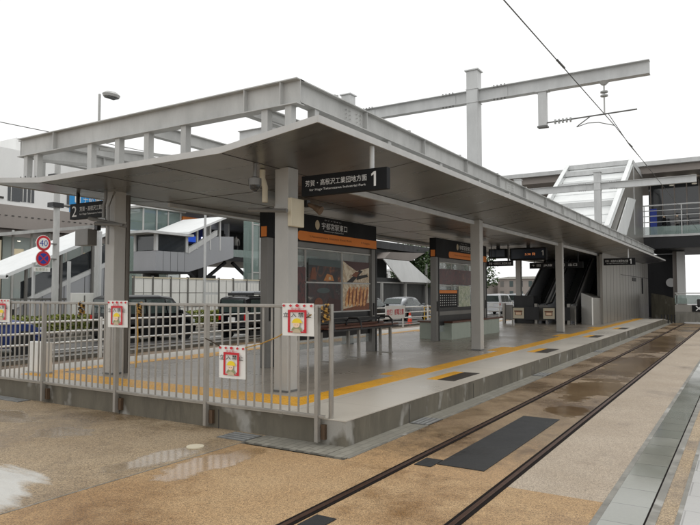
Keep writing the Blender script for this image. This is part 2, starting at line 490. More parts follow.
# ------------------------------------------------------------------ geometry helpers
class MB:
    def __init__(s):
        s.v = []
        s.f = []

    def poly(s, pts):
        b = len(s.v)
        s.v += [tuple(q) for q in pts]
        s.f.append(tuple(range(b, b + len(pts))))
        return s

    def box(s, x0, x1, y0, y1, z0, z1):
        if x0 > x1: x0, x1 = x1, x0
        if y0 > y1: y0, y1 = y1, y0
        if z0 > z1: z0, z1 = z1, z0
        b = len(s.v)
        s.v += [(x0, y0, z0), (x1, y0, z0), (x1, y1, z0), (x0, y1, z0), (x0, y0, z1), (x1, y0, z1), (x1, y1, z1), (x0, y1, z1)]
        s.f += [tuple(b + i for i in q) for q in ((0, 3, 2, 1), (4, 5, 6, 7), (0, 1, 5, 4), (1, 2, 6, 5), (2, 3, 7, 6), (3, 0, 4, 7))]
        return s

    def prism(s, pts, vec):
        """closed solid: polygon pts (3-D) pushed along vec"""
        n = len(pts)
        b = len(s.v)
        vec = Vector(vec)
        s.v += [tuple(q) for q in pts] + [tuple(Vector(q) + vec) for q in pts]
        nrm = Vector((0, 0, 0))
        for i in range(n):
            nrm += Vector(pts[i]).cross(Vector(pts[(i + 1) % n]))
        flip = nrm.dot(vec) > 0
        a0 = tuple(range(b, b + n))
        a1 = tuple(range(b + n, b + 2 * n))
        s.f.append(a0[::-1] if flip else a0)
        s.f.append(a1 if flip else a1[::-1])
        for i in range(n):
            j = (i + 1) % n
            q = (b + i, b + j, b + n + j, b + n + i)
            s.f.append(q if flip else q[::-1])
        return s

    def bar(s, p, q, w, h, up=(0, 0, 1)):
        """rectangular bar from p to q, w sideways and h along up"""
        p, q = Vector(p), Vector(q)
        d = (q - p).normalized()
        u = Vector(up)
        if abs(d.dot(u)) > 0.98:
            u = Vector((0, 1, 0))
        sd = d.cross(u).normalized() * (w / 2)
        uu = sd.cross(d).normalized() * (h / 2)
        return s.prism([p + sd + uu, p - sd + uu, p - sd - uu, p + sd - uu], q - p)

    def tube(s, pts, r, n=8, cap=True):
        pts = [Vector(q) for q in pts]
        rings = []
        for i, q in enumerate(pts):
            d = (pts[min(i + 1, len(pts) - 1)] - pts[max(i - 1, 0)]).normalized()
            u = Vector((0, 0, 1)) if abs(d.z) < 0.95 else Vector((1, 0, 0))
            a = d.cross(u).normalized()
            b2 = a.cross(d)
            rr = r[i] if isinstance(r, (list, tuple)) else r
            base = len(s.v)
            for k in range(n):
                th = 2 * math.pi * k / n
                s.v.append(tuple(q + a * (rr * math.cos(th)) + b2 * (rr * math.sin(th))))
            rings.append(base)
        for i in range(len(rings) - 1):
            a, b = rings[i], rings[i + 1]
            for k in range(n):
                k2 = (k + 1) % n
                s.f.append((a + k, b + k, b + k2, a + k2))
        if cap:
            s.f.append(tuple(rings[0] + k for k in range(n)))
            s.f.append(tuple(rings[-1] + k for k in reversed(range(n))))
        return s

    def disc(s, c, nrm, r, th, n=24):
        c = Vector(c)
        d = Vector(nrm).normalized()
        return s.tube([c, c + d * th], r, n)

    def ibeam(s, p, q, h, w, tf=0.014, tw=0.012):
        """steel I section from p to q (centre line), height h, flange width w"""
        p, q = Vector(p), Vector(q)
        z = Vector((0, 0, 1))
        s.bar(p + z * (h / 2 - tf / 2), q + z * (h / 2 - tf / 2), w, tf)
        s.bar(p - z * (h / 2 - tf / 2), q - z * (h / 2 - tf / 2), w, tf)
        s.bar(p, q, tw, h - 2 * tf)
        return s

    def sheet(s, pts, z, th=0.05):
        return s.prism([(x, y, z) for x, y in pts], (0, 0, -th))

    def rect(s, x0, x1, y0, y1, z, th=0.05):
        return s.box(x0, x1, y0, y1, z - th, z)

    def build(s, name, mat, parent=None, bevel=0.0, smooth=False, local=False):
        off = Vector((0, 0, 0))
        if parent is not None and not local:
            q = parent
            while q is not None:
                off += q.location
                q = q.parent
        me = bpy.data.meshes.new(name)
        me.from_pydata([tuple(Vector(c) - off) for c in s.v], [], s.f)
        me.validate()
        if bevel:
            bm = bmesh.new()
            bm.from_mesh(me)
            bmesh.ops.remove_doubles(bm, verts=bm.verts, dist=1e-6)
            es = [e for e in bm.edges if len(e.link_faces) == 2 and e.calc_face_angle(0) > 0.5]
            bmesh.ops.bevel(bm, geom=es, offset=bevel, segments=2, profile=0.6, affect='EDGES')
            bm.to_mesh(me)
            bm.free()
        if smooth:
            for f in me.polygons:
                f.use_smooth = True
            try:
                me.set_sharp_from_angle(angle=R(40))
            except Exception:
                pass
        me.materials.append(M[mat] if isinstance(mat, str) else mat)
        o = bpy.data.objects.new(name, me)
        C.objects.link(o)
        if parent is not None:
            o.parent = parent
        return o


def tag(o, label=None, cat=None, group=None, kind=None):
    if label: o['label'] = label
    if cat: o['category'] = cat
    if group: o['group'] = group
    if kind: o['kind'] = kind
    return o


def thing(name, label, cat, loc=(0, 0, 0), rz=0, group=None):
    o = bpy.data.objects.new(name, None)
    o.empty_display_size = 0.2
    C.objects.link(o)
    o.location = loc
    o.rotation_euler = (0, 0, rz)
    return tag(o, label, cat, group)


def struct(o):
    o['kind'] = 'structure'
    return o


KIDS = {}


def kids(o):
    return [c for c in C.objects if c.parent == o]


def dup(root, loc, rz=None, label=None, group=None):
    def cp(o, par):
        c = o.copy()
        C.objects.link(c)
        c.parent = par
        for k in kids(o):
            cp(k, c)
        return c
    r = cp(root, None)
    r.location = loc
    if rz is not None: r.rotation_euler = (0, 0, rz)
    if label: r['label'] = label
    if group: r['group'] = group
    return r


def lettering(body, mat, parent, org, u, v, height, width=None, name='lettering', center=False, bold=0.0):
    """flat letters standing on org (lower left), running along u, up along v"""
    cu = bpy.data.curves.new('letters', 'FONT')
    cu.body = body
    cu.size = 1.0
    cu.resolution_u = 2
    cu.offset = bold
    o = bpy.data.objects.new('letters', cu)
    C.objects.link(o)
    dg = bpy.context.evaluated_depsgraph_get()
    me = bpy.data.meshes.new_from_object(o.evaluated_get(dg))
    C.objects.unlink(o)
    bpy.data.objects.remove(o)
    xs = [q.co.x for q in me.vertices]
    ys = [q.co.y for q in me.vertices]
    x0, x1, y0, y1 = min(xs), max(xs), min(ys), max(ys)
    ky = height / (y1 - y0)
    kx = ky if width is None else width / (x1 - x0)
    b = MB()
    u, v, org = Vector(u), Vector(v), Vector(org)
    for q in me.vertices:
        xx = (q.co.x - x0) * kx
        if center: xx -= (x1 - x0) * kx / 2
        b.v.append(tuple(org + u * xx + v * ((q.co.y - y0) * ky)))
    b.f = [tuple(f.vertices) for f in me.polygons]
    bpy.data.meshes.remove(me)
    return b.build(name, mat, parent)


UX, UY, UZ = (1, 0, 0), (0, 1, 0), (0, 0, 1)

# ================================================================== ground
def sheet(name, mat, x0, x1, y0, y1, z=0.0, th=0.03):
    return struct(MB().rect(x0, x1, y0, y1, z, th).build(name, mat))


sheet('ground', 'asphalt', -400, 400, -60, 700, -0.06, 0.2)
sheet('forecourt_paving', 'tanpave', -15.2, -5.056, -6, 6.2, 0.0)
sheet('crossing_paving', 'orangepave', -5.044, -1.05, -6, 5.72, 0.0)
struct(MB().rect(-5.056, -5.044, -6, 6.0, 0.004, 0.03).build('expansion_joint', 'kerb'))
PX0, PX1, PY0, PY1, PZ = -12.05, -3.9, 6.2, 39.7, 0.295
# strip of small blocks round the foot of the platform
sheet('block_strip', 'strip', -3.9, -3.62, 5.8, 44.0, 0.0)
struct(MB().rect(-5.044, -3.9, 5.8, 6.2, 0.004, 0.02).build('block_strip', 'strip'))
sheet('track_bed', 'trackbed', -3.62, -1.92, 5.72, 41.6, 0.0)
sheet('side_paving', 'pinkpave', -1.92, -1.05, 5.72, 41.6, 0.0)
struct(MB().rect(-3.64, -3.6, 5.8, 41.6, 0.006, 0.03).build('kerb_line', 'kerb'))
# drainage channel with stone covers, gravel strip and pale paving on the right
sheet('drain_kerb', 'kerb', -1.05, -1.0, -6, 60, 0.005)
sheet('drain_covers', 'slab', -1.0, -0.70, -6, 60, 0.003)
sheet('drain_gap', 'rubber', -0.70, -0.685, -6, 60, -0.004)
sheet('drain_border', 'kerb', -0.685, -0.62, -6, 60, 0.004)
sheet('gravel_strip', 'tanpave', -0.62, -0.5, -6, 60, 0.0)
sheet('path_kerb', 'kerb', -0.5, -0.465, -6, 60, 0.006)
sheet('pale_path', 'palepave', -0.465, 4.5, -6, 60, 0.003)
sheet('rear_paving', 'pinkpave', -3.62, -1.05, 41.6, 60, 0.0)
# second track and road on the far side
sheet('second_track_bed', 'trackbed', -15.2, -12.05, 6.2, 60, 0.0)
sheet('road', 'asphalt', -21.0, -15.4, -10, 160, 0.0)
struct(MB().box(-15.4, -15.2, -6, 160, -0.05, 0.1).build('road_kerb', 'kerb', bevel=0.01))
struct(MB().box(-21.2, -21.0, -10, 160, -0.05, 0.13).build('pavement_kerb', 'kerb', bevel=0.01))
sheet('pavement', 'sidewalk', -60, -21.2, -10, 160, 0.12, 0.1)
b = MB()
for k in range(14):
    b.rect(-18.12, -18.0, 2 + k * 8, 6 + k * 8, 0.005, 0.01)
struct(b.build('lane_marking', 'white'))
struct(MB().rect(-15.75, -15.62, -6, 120, 0.005, 0.01).build('edge_marking', 'white'))


# rails -----------------------------------------------------------------
def rail(x, y0, y1, label, group):
    t = thing('tram_rail', label, 'rail', (x, y0, 0), 0, group)
    MB().box(x - 0.02, x + 0.02, y0, y1, -0.02, 0.009).build('rail_head', 'rail', t, bevel=0.003)
    MB().box(x - 0.05, x - 0.021, y0, y1, -0.02, 0.006).build('rubber_edge', 'rubber', t)
    MB().box(x + 0.021, x + 0.058, y0, y1, -0.02, 0.005).build('rubber_edge', 'rubber', t)
    return t


rail(-3.0, -4, 41.4, 'brown steel tram rail nearer the platform wall', 'rails of the front track')
rail(-1.925, -4, 41.4, 'brown steel tram rail beside the pinkish paving', 'rails of the front track')
rail(-12.87, 0, 60, 'rail of the rear track close under the far platform edge', 'rails of the rear track')
rail(-13.93, 0, 60, 'rail of the rear track on the side of the white guard fence', 'rails of the rear track')


def flat(name, mat, pts, z, label, cat, group=None, bevel=0.0):
    o = MB().sheet([(a, c) for a, c in pts], z, 0.03).build(name, mat, bevel=bevel)
    return tag(o, label, cat, group)


flat('track_pad', 'pad', [(-2.72, 6.08), (-2.22, 6.08), (-2.22, 9.08), (-2.72, 9.08)], 0.007,
     'long black panel lying between the two front rails', 'track panel')
flat('track_box', 'pad', [(-2.915, 5.95), (-2.73, 5.95), (-2.73, 6.25), (-2.915, 6.25)], 0.007,
     'small black box lid against the rail just before the long black panel', 'box lid')
flat('track_box', 'pad', [(-2.915, 3.95), (-2.73, 3.95), (-2.73, 4.21), (-2.915, 4.21)], 0.007,
     'small black box lid against the rail on the orange paving', 'box lid')
flat('survey_cap', 'cream', [(-5.36 + 0.1 * math.cos(a * math.pi / 10), 5.31 + 0.1 * math.sin(a * math.pi / 10)) for a in range(20)], 0.012,
     'small round pale cap set into the wet tan paving', 'ground cap')


def grate(pts, label):
    t = thing('drain_cover', label, 'drain cover', (pts[0][0], pts[0][1], 0), 0, 'metal drain covers')
    (x0, y0), (x1, y1) = pts
    MB().rect(x0, x1, y0, y1, 0.008, 0.02).build('cover_frame', 'bolt', t)
    b = MB()
    n = 4
    lx = (x1 - x0) > (y1 - y0)
    for k in range(n):
        if lx:
            a = y0 + (y1 - y0) * (k + 0.2) / n
            b.rect(x0 + 0.02, x1 - 0.02, a, a + (y1 - y0) / n * 0.45, 0.012, 0.01)
        else:
            a = x0 + (x1 - x0) * (k + 0.2) / n
            b.rect(a, a + (x1 - x0) / n * 0.45, y0 + 0.02, y1 - 0.02, 0.012, 0.01)
    b.build('slats', 'metalplate', t)


grate([(-3.88, 7.78), (-3.6, 8.25)], 'metal drain cover on the block strip beside the platform side wall')
grate([(-5.5, 5.8), (-5.06, 6.14)], 'metal drain cover at the foot of the fenced platform wall near its right corner')
grate([(-10.9, 5.95), (-9.95, 6.17)], 'metal drain cover at the foot of the fenced wall at its left end')
for k, y in enumerate((13.6, 20.0, 27.0)):
    grate([(-3.88, y), (-3.6, y + 0.6)], ('second', 'third', 'farthest')[k] + ' metal drain cover along the platform side wall')

# ================================================================== platform
pf = thing('tram_platform', 'low concrete tram platform with yellow tactile paving', 'platform', (PX1, PY0, 0))
struct(pf)
b = MB().box(PX0, PX1, PY0, PY1, -0.1, PZ - 0.012)
b.prism([(PX0, PY1, -0.1), (PX0, PY1, PZ - 0.012), (PX0, PY1 + 4.3, -0.02), (PX0, PY1 + 4.3, -0.1)], (PX1 - PX0, 0, 0))
b.build('wall', 'conc', pf)
# edge stones, a hair proud of the wall
SX = -4.94
b = MB().box(SX, PX1 + 0.004, PY0 - 0.004, PY1, PZ - 0.011, PZ)
b.box(PX0 - 0.004, -11.1, PY0 - 0.004, PY1, PZ - 0.011, PZ)
b.box(-11.1, SX, PY0 - 0.004, 6.68, PZ - 0.011, PZ)
b.build('edge_stone', 'edge', pf)
# tactile strips
b = MB().box(-5.3, SX, 7.24, PY1, PZ - 0.011, PZ + 0.004)
b.box(-11.1, SX, 6.68, 7.24, PZ - 0.011, PZ + 0.004)
b.box(-11.1, -10.74, 7.24, PY1, PZ - 0.011, PZ + 0.004)
for y in (10.05, 15.65, 22.0, 27.6):
    b.box(-5.6, -5.3, y, y + 1.2, PZ - 0.011, PZ + 0.004)
    b.box(-10.74, -10.44, y, y + 1.2, PZ - 0.011, PZ + 0.004)
b.build('tactile_strip', 'tactile', pf)
b = MB()
b.box(-10.74, -5.3, 7.24, PY1, PZ - 0.011, PZ)
b.build('paving', 'pavegrey', pf)
b = MB()
b.prism([(PX0, PY1, PZ), (PX1, PY1, PZ), (PX1, PY1 + 4.2, 0.02), (PX0, PY1 + 4.2, 0.02)], (0, 0, -0.05))
b.build('end_ramp', 'edge', pf)
for y in (9.92, 15.75, 22.0, 27.6):
    b = MB().box(-4.62, -4.42, y, y + 1.2, PZ - 0.02, PZ + 0.004)
    b.build('door_marker', 'tactile', pf)
    b = MB().box(-4.42, -4.12, y, y + 1.2, PZ - 0.02, PZ + 0.005)
    b.build('door_plate', 'tactiled', pf)
b = MB()
for y in [7.81 + 2.4 * k for k in range(14)]:
    b.box(PX1, PX1 + 0.003, y, y + 0.014, 0.0, PZ - 0.055)
for x in [PX1 - 1.95 * k for k in range(1, 5)]:
    b.box(x, x + 0.014, PY0 - 0.003, PY0, 0.0, PZ - 0.055)
b.build('wall_joint', 'joint', pf)

# ================================================================== canopy
Y0, Y1 = 6.2, 45.4
cn = thing('platform_canopy', 'long grey steel canopy with upswept edges over the platform', 'canopy', (-7.93, Y0, 0))
prof = [(-11.56, 3.735), (-9.9, 3.585), (-5.87, 3.605), (-4.3, 3.8)]
TH = 0.075
# soffit sheet
b = MB()
ins = 0.014
for (xa, za), (xb, zb) in zip(prof[:-1], prof[1:]):
    ys = [Y0 + ins + (Y1 - Y0 - 2 * ins) * k / 12 for k in range(13)]
    for ya, yb in zip(ys[:-1], ys[1:]):
        b.poly([(xa, ya, za), (xa, yb, za), (xb, yb, zb), (xb, ya, zb)])
b.build('soffit', 'soffit', cn)
b = MB()
b.prism([(x, Y0 + ins, z + TH) for x, z in prof] + [(x, Y0 + ins, z + 0.02) for x, z in reversed(prof)], (0, Y1 - Y0 - 2 * ins, 0))
b.build('roof_sheet', 'rooftop', cn)
# fascia all round
b = MB()
f0 = [(x, z + TH + 0.006) for x, z in prof]
f1 = [(x, z - 0.006) for x, z in reversed(prof)]
for ya in (Y0 - 0.001, Y1 - ins):
    b.prism([(x, ya, z) for x, z in f0 + f1], (0, ins, 0))
for x, z, s in ((-11.56, 3.735, -1), (-4.3, 3.8, 1)):
    b.box(x, x + s * 0.02, Y0, Y1, z - 0.01, z + TH + 0.006)
b.build('fascia', 'fascia', cn)
# panel joints of the soffit
b = MB()
def soff(x):
    x = min(max(x, prof[0][0]), prof[-1][0])
    for (xa, za), (xb, zb) in zip(prof[:-1], prof[1:]):
        if xa <= x <= xb:
            return za + (zb - za) * (x - xa) / (xb - xa)
for x in (-9.9, -8.56, -7.22, -5.87):
    b.bar((x, Y0 + 0.05, soff(x) - 0.001), (x, Y1 - 0.05, soff(x) - 0.001), 0.014, 0.006)
y = 8.9
while y < Y1:
    for (xa, za), (xb, zb) in zip(prof[:-1], prof[1:]):
        b.bar((xa + 0.02, y, za - 0.001), (xb - 0.02, y, zb - 0.001), 0.009, 0.006)
    y += 2.75
b.build('panel_joint', 'joint', cn)
for x in (-5.87, -9.9):
    MB().box(x - 0.03, x + 0.03, 9.0, 44.0, 3.5, soff(x) - 0.006).build('light_trim', 'steelw', cn)
# steel frame above the sheet
BT = 4.49
for x in (-4.85, -10.97):
    b = MB().ibeam((x, 6.5, BT - 0.15), (x, 44.5, BT - 0.15), 0.30, 0.16)
    b.build('side_beam', 'steel', cn)
    y = 8.2
    sgn = 1 if x > -8 else -1
    while y < 44:
        MB().box(x - 0.074, x + 0.074, y, y + 0.012, BT - 0.286, BT - 0.014).build('stiffener', 'steel', cn)
        y += 2.05
    for yy in (15.3, 23.5, 31.7):
        MB().box(x + sgn * 0.006, x + sgn * 0.02, yy - 0.34, yy + 0.34, BT - 0.25, BT - 0.05).build('splice_plate', 'steel', cn)
    b = MB()
    for yy in (7.9, 15.3, 23.5, 31.7):
        for dy in (-0.2, -0.1, 0.1, 0.2):
            for dz in (-0.21, -0.15, -0.09):
                b.disc((x + sgn * 0.018, yy + dy, BT + dz), (sgn, 0, 0), 0.011, 0.014, 6)
    b.build('bolt', 'steel', cn)
    for k in range(19):
        y = 6.9 + 2.05 * k
        hb = MB().box(x - 0.06, x + 0.06, y - 0.05, y + 0.05, soff(x) + TH, BT - 0.3)
        hb.build('hanger_post', 'steel', cn)
    b = MB()
    for k in range(16):
        y = 7.4 + 2.3 * k
        b.box(x - 0.02, x + 0.02, y, y + 0.03, BT, BT + 0.05)
        b.box(x - 0.02, x + 0.02, y + 0.06, y + 0.09, BT, BT + 0.06)
    b.build('cable_clip', 'steel', cn)
# end beam over the front edge, seen full length
b = MB().ibeam((-10.93, 6.5, BT - 0.165), (-4.77, 6.5, BT - 0.165), 0.33, 0.17)
b.build('end_beam', 'steel', cn)
for x in (-9.9, -5.66, -5.05):
    MB().box(x, x + 0.014, 6.42, 6.494, BT - 0.315, BT - 0.015).build('stiffener', 'steel', cn)
for x in (-10.72, -10.42, -8.95, -8.27, -7.6, -6.82, -5.32, -4.93):
    z0 = soff(x) + TH
    hb = MB().box(x - 0.052, x + 0.052, 6.45, 6.55, z0 + 0.015, BT - 0.33)
    hb.box(x - 0.085, x + 0.085, 6.4, 6.6, z0, z0 + 0.015)
    hb.build('hanger_post', 'steel', cn)
    b = MB()
    for sx in (-0.07, 0.07):
        for sy in (6.41, 6.59):
            b.box(x + sx - 0.008, x + sx + 0.008, sy - 0.008, sy + 0.008, z0 + 0.015, z0 + 0.06)
    b.build('anchor_bolt', 'bolt', cn)
for y in (11.0, 15.35, 19.6, 23.9, 28.0, 31.8, 36.0, 40.2, 44.3):
    b = MB().ibeam((-10.88, y, BT - 0.15), (-4.94, y, BT - 0.15), 0.3, 0.16)
    b.build('cross_beam', 'steel', cn)
for x in (-9.9, -7.93, -5.87):
    b = MB().ibeam((x, 6.52, BT - 0.16), (x, 44.2, BT - 0.16), 0.2, 0.12)
    b.build('purlin', 'steel', cn)
# tie plates between the front hangers and the purlins
for xa, xb in ((-10.6, -9.9), (-5.4, -5.87), (-8.9, -7.93)):
    MB().bar((xa, 6.6, 4.1), (xb, 10.9, 4.35), 0.05, 0.05).build('tie_rod', 'steel', cn)
# rain pipe along the roof
MB().tube([(-10.5, 7.4, 3.78), (-5.6, 7.4, 3.8)], 0.06, 10).build('rain_pipe', 'steelw', cn, smooth=True)

# columns (parts of the canopy)
CY = (7.6, 15.6, 24.2, 32.0, 40.0)
CH = 0.125
for x in (-5.83, -9.74):
    for y in CY:
        cb = MB().box(x - CH, x + CH, y - CH, y + CH, PZ, soff(x) + 0.01)
        o = cb.build('column', 'column', cn, bevel=0.012)
        MB().box(x - CH - 0.004, x + CH + 0.004, y - CH - 0.004, y + CH + 0.004, PZ, PZ + 0.03).build('base_plate', 'bolt', o)
        b = MB()
        b.box(x - CH - 0.005, x + CH + 0.005, y - CH - 0.005, y + CH + 0.005, 3.02, 3.045)
        b.build('collar', 'column', o)

# fittings on the front columns
def conduit(x, y, label, s):
    t = thing('cable_conduit', label, 'conduit', (x, y, 2.8), 0)
    zt = soff(x) - 0.01
    MB().tube([(x, y, zt), (x, y, zt - 0.13), (x + 0.05 * s, y, zt - 0.26), (x + 0.05 * s, y, 3.1)], 0.045 if s > 0 else 0.03, 10).build('pipe', 'cream' if s > 0 else 'greyframe', t, smooth=True)
    MB().tube([(x - 0.22, y - 0.05, 3.0), (x + 0.5, y - 0.05, 2.94)], 0.03, 8).build('arm', 'greyframe', t)
    return t


conduit(-6.1, 7.36, 'cream pipe running down the top of the front track side column', 1)
conduit(-9.72, 7.36, 'grey pipe running down the top of the front road side column', -1)
o = MB().box(-5.68, -5.61, 7.43, 7.75, 2.73, 3.15).build('equipment_box', 'cream', bevel=0.01)
tag(o, 'cream equipment box fixed to the front column under the ceiling', 'box')


def cctv(x, y, z, label):
    t = thing('dome_camera', label, 'camera', (x, y, z))
    MB().tube([(x, y, soff(x)), (x, y, z + 0.1)], 0.03, 8).build('stem', 'greyframe', t)
    MB().tube([(x, y, z + 0.12), (x, y, z + 0.1), (x, y, z)], [0.05, 0.095, 0.095], 16).build('housing', 'greyframe', t, smooth=True)
    MB().tube([(x, y, z), (x, y, z - 0.05), (x, y, z - 0.085)], [0.08, 0.065, 0.02], 16).build('dome', 'darkglass', t, smooth=True)


cctv(-5.9, 6.95, 3.28, 'dome camera hanging from the ceiling before the front track side column')


def speaker(x, y, z, label, sx):
    t = thing('horn_speaker', label, 'speaker', (x, y, z))
    MB().tube([(x, y, z), (x + 0.1 * sx, y + 0.02, z - 0.04), (x + 0.24 * sx, y + 0.04, z - 0.12)], [0.03, 0.035, 0.07], 12).build('horn', 'bracket', t, smooth=True)
    MB().box(x - 0.04, x + 0.04, y - 0.04, y + 0.04, z - 0.05, z + 0.05).build('bracket', 'darkframe', t)


speaker(-5.62, 7.82, 3.1, 'grey horn speaker on the front column beside the black number 1 sign', 1)
speaker(-10.12, 7.5, 2.95, 'grey horn speaker on the front road side column', -1)
o = MB().box(-10.5, -10.13, 7.3, 7.5, 2.62, 2.92).build('junction_box', 'greyframe', bevel=0.01)
tag(o, 'brown grey junction box on the front road side column under the number 2 sign', 'junction box')
b = MB().tube([(-10.2, 7.38, 3.12), (-9.2, 7.38, 2.92)], 0.035, 8)
b.tube([(-9.66, 7.38, 2.62), (-9.66, 7.38, 3.3), (-9.5, 7.38, 3.55)], 0.02, 6)
tag(b.build('pipe_arm', 'greyframe'), 'slanting grey pipe arm across the front road side column', 'pipe')


tag(MB().tube([(-9.655, 7.785, PZ), (-9.655, 7.785, 3.55)], 0.055, 12).build('down_pipe', 'downpipe', smooth=True), 'brown grey rain pipe running down behind the front road side column', 'pipe')


# hanging direction signs ------------------------------------------------
def one_glyph(t, x, y, z, h):
    w = h * 0.16
    b = MB().prism([(x, y, z), (x + w, y, z), (x + w, y, z + h), (x + w * 0.1, y, z + h), (x - h * 0.2, y, z + h * 0.84), (x - h * 0.2, y, z + h * 0.7), (x, y, z + h * 0.8)], (0, -0.003, 0))
    return b.build('number', 'letter', t)


def dirsign(x0, x1, y, z0, z1, num, label, rodx, numside, group='hanging platform number signs'):
    t = thing('direction_sign', label, 'sign', ((x0 + x1) / 2, y, z0), 0, group)
    MB().box(x0, x1, y - 0.05, y + 0.05, z0, z1).build('board', 'black', t, bevel=0.004)
    for rx in rodx:
        MB().tube([(rx, y, z1), (rx, y, soff(rx))], 0.035, 8).build('hanger', 'steelw' if num == '1' else 'darkframe', t)
    w, h = x1 - x0, z1 - z0
    yy = y - 0.053
    jp, en = '芳賀・高根沢工業団地方面', 'for Haga·Takanezawa Industrial Park'
    if numside > 0:
        one_glyph(t, x1 - w * 0.14, yy, z0 + h * 0.17, h * 0.68)
        lettering(jp, 'letter', t, (x0 + w * 0.05, yy, z0 + h * 0.46), UX, UZ, h * 0.3, w * 0.73)
        lettering(en, 'letter', t, (x0 + w * 0.1, yy, z0 + h * 0.2), UX, UZ, h * 0.14, w * 0.67)
    else:
        lettering(num, 'letter', t, (x0 + w * 0.05, yy, z0 + h * 0.16), UX, UZ, h * 0.68, w * 0.11, name='number')
        lettering(jp, 'letter', t, (x0 + w * 0.23, yy, z0 + h * 0.46), UX, UZ, h * 0.3, w * 0.73)
        lettering(en, 'letter', t, (x0 + w * 0.23, yy, z0 + h * 0.2), UX, UZ, h * 0.14, w * 0.67)
    return t


dirsign(-5.53, -4.1, 7.62, 3.17, 3.47, '1', 'black sign with white Japanese text and number 1 at the front column', (-4.36,), 1)
dirsign(-11.03, -9.72, 7.6, 3.16, 3.46, '2', 'black sign with white number 2 at the front road side column', (-10.86,), -1)
dirsign(-5.55, -4.2, 31.4, 3.03, 3.35, '1', 'small far black number 1 sign beside the grey stair wall', (-4.5,), 1)


# ================================================================== waiting shelters (name board, panes)
def shelter(y0, y1, label, rightposter):
    t = thing('waiting_shelter', label, 'shelter', (-8.0, y0, PZ), 0, 'glazed shelter walls along the platform middle')
    xf = -7.93
    for y in (y0 + 0.1, y1 - 0.1):
        c = MB().box(-8.1, -7.92, y - 0.09, y + 0.09, PZ, 2.86).build('post', 'greyframe', t, bevel=0.006)
        MB().box(-8.11, -7.91, y + 0.09, y + 0.15, PZ, 2.86).build('post_edge', 'darkframe', c)
        MB().box(-7.918, -7.9, y - 0.03, y + 0.03, 1.2, 1.5).build('plate', 'darkframe', c)
    s = MB().box(-8.12, -7.9, y0, y1, 2.84, 3.43).build('name_board', 'black', t, bevel=0.004)
    # orange band with one round end, on the track side
    pts = [(-7.897, y1, 2.86), (-7.897, y1, 3.06)]
    for k in range(9):
        a = math.pi / 2 + math.pi * k / 8
        pts.append((-7.897, y0 + 1.05 + 0.1 * math.cos(a), 2.96 + 0.1 * math.sin(a)))
    MB().prism(pts, (-0.002, 0, 0)).build('orange_band', 'orange', s)
    MB().box(-8.08, -7.94, y0 - 0.003, y0, 2.86, 3.06).build('orange_band', 'orange', s)
    lettering('宇都宮駅東口', 'letter', s, (-7.896, y0 + 1.85, 3.16), UY, UZ, 0.15, 1.05)
    lettering('Utsunomiya Station East', 'letter', s, (-7.896, y0 + 1.95, 3.10), UY, UZ, 0.035, 0.8)
    lettering('ライトライン', 'letter', s, (-7.896, y0 + 1.95, 3.35), UY, UZ, 0.025, 0.7)
    lettering('Utsunomiya Station East Exit', 'letterd', s, (-7.894, y0 + 1.4, 2.93), UY, UZ, 0.06, 1.7)
    lettering('Haga', 'letterd', s, (-7.894, y1 - 0.75, 2.93), UY, UZ, 0.06, 0.4)
    e = MB()
    for k in range(16):
        a = 2 * math.pi * k / 16
        e.v.append((-7.896, y0 + 1.68 + 0.085 * math.cos(a), 3.235 + 0.105 * math.sin(a)))
    e.f.append(tuple(range(16)))
    e.build('emblem', 'sand', s)
    # glass wall with rails
    MB().box(-8.03, -8.01, y0 + 0.2, y1 - 0.2, 0.55, 2.78).build('glass_wall', 'pane', t)
    b = MB()
    for z in (1.32, 1.98, 2.70):
        b.box(-8.0, -7.965, y0 + 0.19, y1 - 0.19, z - 0.015, z + 0.015)
    for y in (y0 + 1.35, (y0 + y1) / 2 + 0.65):
        b.box(-8.0, -7.965, y - 0.014, y + 0.014, 1.32, 2.7)
    b.build('glazing_bar', 'steel', t)
    b = MB().box(-8.04, -7.97, y0 + 0.19, y1 - 0.19, 1.06, 1.18)
    b.box(-8.04, -7.97, y0 + 0.19, y1 - 0.19, 2.73, 2.84)
    b.build('rail', 'greyframe', t)
    MB().box(-8.04, -7.99, y0 + 0.19, y1 - 0.19, 0.75, 1.32).build('lower_panel', 'darkframe', t)
    return t


sa = shelter(9.72, 14.02, 'shelter with bread and food posters and orange name board, behind the front column', 1)
sb = shelter(17.7, 22.1, 'farther shelter with orange name board and dark timetable, behind the second column', 0)


def poster(parent, y0, y1, z0, z1, base, paint_fn=None, name='poster'):
    o = MB().box(-7.962, -7.956, y0, y1, z0, z1).build(name, base, parent)
    if paint_fn: paint_fn(o, y0, y1, z0, z1)
    return o


X_ = -7.955


def rects(o, lst, nm='print', k0=0.0):
    """flat printed shapes on a poster: (material, polygon in y,z)"""
    for k, (mt, pts) in enumerate(lst):
        MB().prism([(X_ + 0.001 * (k + 1) + k0, y, z) for y, z in pts], (-0.0008, 0, 0)).build(nm, mt, o)


